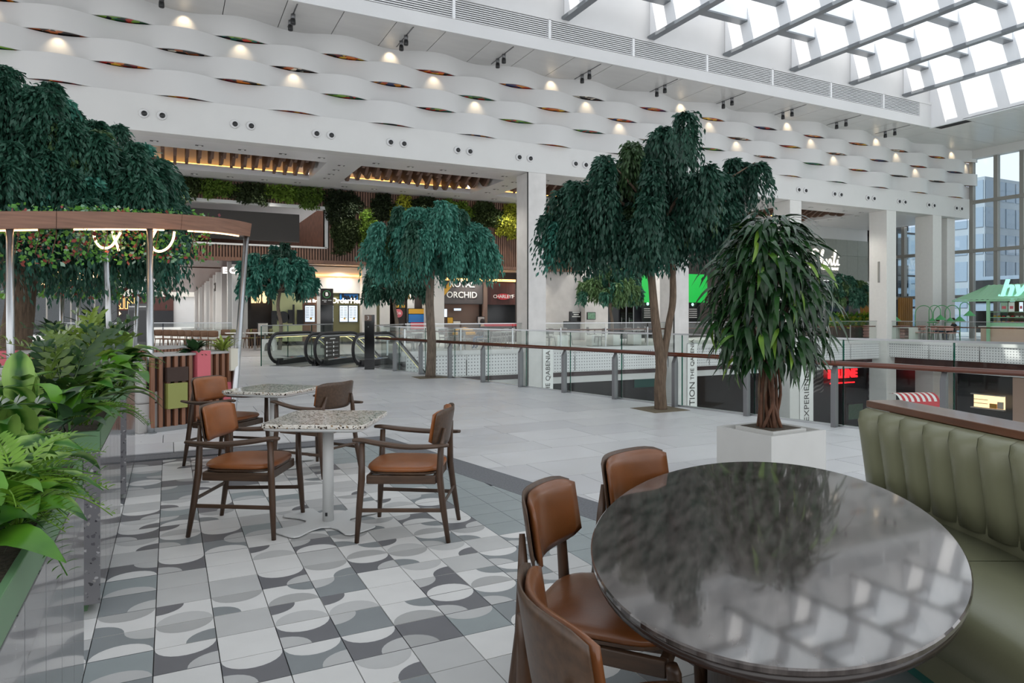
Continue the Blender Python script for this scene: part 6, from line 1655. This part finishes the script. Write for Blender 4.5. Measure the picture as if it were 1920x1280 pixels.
for i, (u0, u1, m_) in enumerate(((1876, 1889, 'ivy_pale'), (1891, 1902, 'print_white'), (1911, 1918, 'screen'))):
    a, b_ = xp(u0, 570, kx+.3), xp(u1, 584, kx+.3); t = thing('price_card', ['lilac price card on the kiosk counter', 'white price card on the kiosk counter', 'blue dotted card at the right of the kiosk counter'][i], 'card', (kx+.3, (a.y+b_.y)/2, 1.63)); hw = abs(a.y-b_.y)/2; MB().box(0, .02, -hw, hw, 0, .5).build('card', m_, t); MB().box(.02, .1, -hw*.5, hw*.5, 0, .03).build('foot', 'black_plastic', t); MB().box(-.004, 0, -hw*.6, hw*.6, .15, .3).build('picture', 'pink_box', t)
# green arched floor lamps
def arch_lamp(lab, u, v0, span, loc_x=39.0, hgt=2.0, flip=1):
    p = xp(u, 600, loc_x); t = thing('arch_lamp', lab, 'lamp', (loc_x, p.y, 0), 0, 'green arched lamps at the kiosk terrace')
    pts = [(0, 0, 0), (0, 0, hgt-span/2)]+[(0, -flip*(span/2-span/2*math.cos(PI*i/12)), hgt-span/2+span/2*math.sin(PI*i/12)) for i in range(1, 13)]+[(0, -flip*span, hgt-span/2-.25)]
    MB().tube(pts, .022, 8).build('stem', 'lamp_green', t, smooth=True)
    MB().lathe([(.30, hgt-span/2-.5), (.03, hgt-span/2-.22)], 14, (0, -flip*span)).build('shade', 'lamp_green', t); MB().lathe([(.15, 0), (.15, .02)], 12).build('base', 'lamp_green', t)
arch_lamp('green arched lamp left of the third white column, first of the row', 1633, 0, .8)
arch_lamp('green arched lamp before the third white column, second of the row', 1655, 0, .85)
arch_lamp('green arched lamp right of the third white column, widest arch', 1716, 0, 1.0)
arch_lamp('green arched lamp in front of the fourth white column', 1742, 0, .65)
arch_lamp('green arched lamp right of the seated person in white', 1750, 0, .95, 39.3)
arch_lamp('green arched lamp beside the dark column gap', 1772, 0, .8, 39.5)
arch_lamp('tall green arched lamp at the kiosk counter end', 1800, 0, .5, 38.8, 2.15)
# pink booths, tables and wooden screens
for i, (u, w_) in enumerate(((1636, .9), (1655, .6), (1690, .8))):
    p = xp(u, 620, 38.2); t = thing('pink_booth', ['low pink ribbed booth, leftmost at the terrace balustrade', 'low pink ribbed booth, second at the terrace balustrade', 'low pink ribbed booth behind the white table'][i], 'seat', (38.2, p.y, 0)); 
    for k in range(4): MB().box(-.3, .3, -w_/2, w_/2, .08+.19*k, .26+.19*k).build('rib', 'pink_vinyl', t, bevel=.06)
for i, u in enumerate((1672, 1700)):
    p = xp(u, 620, 38.0); t = thing('white_bench_table', ['white table with rounded legs on the kiosk terrace, left one', 'white table with rounded legs on the kiosk terrace, right one'][i], 'table', (38.0, p.y, 0)); MB().box(-.35, .35, -.45, .45, .7, .76).build('top', 'white_lacquer', t); MB().box(-.35, .35, .35, .45, 0, .7).build('leg', 'white_lacquer', t); MB().box(-.35, .35, -.45, -.35, 0, .7).build('leg', 'white_lacquer', t)
ch_p = cafe_chair('cafe_grey', 'pink_vinyl')
for i, u in enumerate((1722, 1735, 1752, 1765, 1782)):
    p = xp(u, 620, 38.3+.3*(i % 2)); cplace(ch_p, (38.3+.3*(i % 2), p.y, 0), (PI, 0)[i % 2]+.2*i, 'pink seated chair left of the kiosk counter, %s from the left' % ORD[i], 'pink seated terrace chairs')
p = xp(1740, 620, 38.7); cplace(tbl_s, (38.7, p.y, 0), 0, 'small white table between the pink seated chairs', 'terrace tables'); p = xp(1770, 620, 38.8); cplace(tbl_s, (38.8, p.y, 0), 0, 'small white table nearest the kiosk counter among the pink chairs', 'terrace tables')
p = xp(1757, 620, 39.4); person('person with dark hair in a white top sitting at the kiosk terrace', (39.4, p.y, .0), -PI/2, 'shirt_white', 'jeans', 'hair_dark')
p = xp(1789, 620, 39.8); person('person with dark hair in a black top sitting left of the kiosk', (39.8, p.y, .0), PI/2, 'shirt_dark', 'shirt_dark', 'hair_dark')
for p_, w_ in (((39.4, xp(1757, 620, 39.4).y), 'white'), ((39.8, xp(1789, 620, 39.8).y), 'black')): cplace(ch_p, (p_[0], p_[1], 0), PI/2, 'pink seated chair carrying the person in the %s top' % w_, 'occupied terrace chairs')
for i, (u0, u1, y) in enumerate(((1687, 1712, 27.5), (1616, 1632, 29.0))):
    a, b_ = yp(u0, 560, y), yp(u1, 560, y); t = thing('wooden_screen', ['ochre slatted wooden screen between the two white columns', 'ochre slatted wooden screen left of the third white column'][i], 'screen', (a.x, y, 0)); n = 7; wd = (b_.x-a.x)/n
    for k in range(n): MB().box(k*wd+.01, (k+1)*wd-.03, 0, .06, .1 if k % 2 else .6, 2.55).build('slat', 'ochre_wood', t)
    MB().box(0, b_.x-a.x, .06, .12, 0, 2.5).build('frame', 'ochre_wood', t)
tag(MB().box(36.8, 38.6, 10, 25.3, .0, .012).build('green_carpet', 'lamp_green'), 'green carpet strip along the terrace balustrade in front of the kiosk', 'carpet')

# ---------------------------------------------------------------- banners and lower level things
def banner(lab, u0, u1, words, y=24.95):
    a, b_ = yp(u0, 650, y), yp(u1, 650, y); W = b_.x-a.x; t = thing('hanging_banner', lab, 'banner', ((a.x+b_.x)/2, y, .1))
    MB().box(-W/2, W/2, 0, .01, -4.5, 0).build('cloth', 'print_white', t); MB().tube([(-W/2, 0, .01), (W/2, 0, .01)], .02, 6).build('rod', 'steel', t)
    for body, size, z in words: text('lettering', body, size, FY((0, -.012, z), PI/2), 'bulkhead', t, .002, align='CENTER')
banner('white hanging banner reading THE QABENIA upwards on the first concrete column', 1018, 1037, [('THE QABENIA', .30, -1.1)])
banner('white hanging banner reading THE QABENIA above TION on the second concrete column', 1289, 1307, [('THE QABENIA', .30, -.75), ('TION', .46, -2.35)])
banner('white hanging banner reading EXPERIENCES on the third column behind the ficus', 1500, 1525, [('EXPERIENCES.', .52, -2.6)])
def lowsign(name, lab, cat, u0, u1, v0, v1, m, y, ex=None):
    a, b_ = yp(u0, v0, y), yp(u1, v1, y); t = thing(name, lab, cat, ((a.x+b_.x)/2, y, b_.z)); W = b_.x-a.x; Hh = abs(yp((u0+u1)/2, v0, y).z-yp((u0+u1)/2, v1, y).z)
    MB().box(-W/2, W/2, 0, .05, 0, Hh).build('panel', m, t); MB().box(-W/2, W/2, .05, .12, -.03, Hh+.03).build('frame', 'black_plastic', t)
    if ex: ex(t, W, Hh)
    return t
p = yp(1580, 701, 30.6); t = thing('red_sign', 'glowing red letter sign on the dark lower shopfront', 'sign', tuple(p)); text('lettering', 'HELLINE', .75, FY((0, 0, 0)), 'sign_red', t, .05, bold=.03); MB().box(-1.2, 1.2, 0, .04, -.62, -.55).build('bar', 'sign_red', t)
def stripes(t, W, Hh):
    n = 9
    for k in range(-3, n):
        z0 = Hh*k/n*1.5-.3
        pts = [(-W/2+W*q/6, z0+.16*Hh*(q/6)+Hh*.12*(q/6)**2+.05*math.sin(q)) for q in range(7)]
        pts = [(x, z) for x, z in pts]
        V = [(x, -.01, min(max(z, 0), Hh)) for x, z in pts]+[(x, -.01, min(max(z+Hh*.07, 0), Hh)) for x, z in pts]
        MB().add(V, [(i, i+1, 7+i+1, 7+i) for i in range(6)]).build('stripe', 'print_grey', t)
lowsign('striped_hoarding', 'dark hoarding with pale wavy diagonal stripes on the lower level, left of the red awning', 'hoarding', 1628, 1664, 697, 770, 'lower_dark', 30.6, stripes)
lowsign('striped_hoarding', 'dark hoarding with pale diagonal stripes on the lower level, left of the red sign', 'hoarding', 1525, 1544, 690, 735, 'lower_dark', 30.6, stripes)
lowsign('teal_screen', 'teal lit shop window on the lower level behind the forked trunk', 'window', 1190, 1236, 708, 724, 'teal_fabric', 30.7)
lowsign('glass_door', 'pale green glass door on the lower level behind a balustrade post', 'door', 1592, 1618, 756, 784, 'ivy_pale', 30.6)
p = dp(1710, 745, 34); t = thing('awning_cart', 'red and white striped awning cart on the lower level', 'cart', (p.x, p.y, -7.0), -.35); zb = p.z+7-.25
for k in range(14):
    rr = []
    for i in range(7):
        a = PI*i/6*.62+.2; rr.append((-1.05+k*.15, -.55*math.cos(a)*1.1, zb+.5*math.sin(a)))
    MB().loft([rr, [(x+.15, y, z) for x, y, z in rr]], closed=False, caps=False).build('awning_stripe', 'red_paint' if k % 2 else 'print_white', t)
MB().box(-1.05, 1.05, -.62, -.6, zb-.15, zb+.12).build('valance', 'red_paint', t)
for x in (-.9, .9): MB().tube([(x, -.5, 0), (x, -.5, zb)], .025, 6).build('pole', 'steel', t)
MB().box(-.9, .9, -.5, .4, .3, 1.1).build('cart_body', 'fabric_cream', t)
a, b_ = xp(1826, 738, 43.5), xp(1884, 768, 43.5)
t = thing('lit_display', 'warm lit display window with bags and shelves on the lower level at right', 'window', (43.5, (a.y+b_.y)/2, b_.z)); hw, hh = abs(a.y-b_.y)/2, a.z-b_.z
MB().box(0, .06, -hw, hw, 0, hh).build('backlight', 'display_light', t); MB().box(-.25, 0, -hw-.06, hw+.06, -.06, 0).build('ledge', 'fabric_cream', t); MB().box(-.25, 0, -hw-.06, hw+.06, hh, hh+.06).build('head', 'fabric_cream', t)
for k in range(2): MB().box(-.1, 0, .05, hw, hh*(.3+.3*k), hh*(.33+.3*k)).build('shelf', 'cafe_wood', t)
for k, (y0, y1, z1, m_) in enumerate(((-.1, -.55, .5, 'mustard'), (-.6, -.95, .75, 'fabric_cream'))):
    MB().box(-.12, -.02, y1*hw, y0*hw, .02, z1*hh*.75).build('handbag', m_, t)
MB().box(43.45, 44, -10, 22.2, -7, -2.15).build('beige_wall', 'peach', lower)
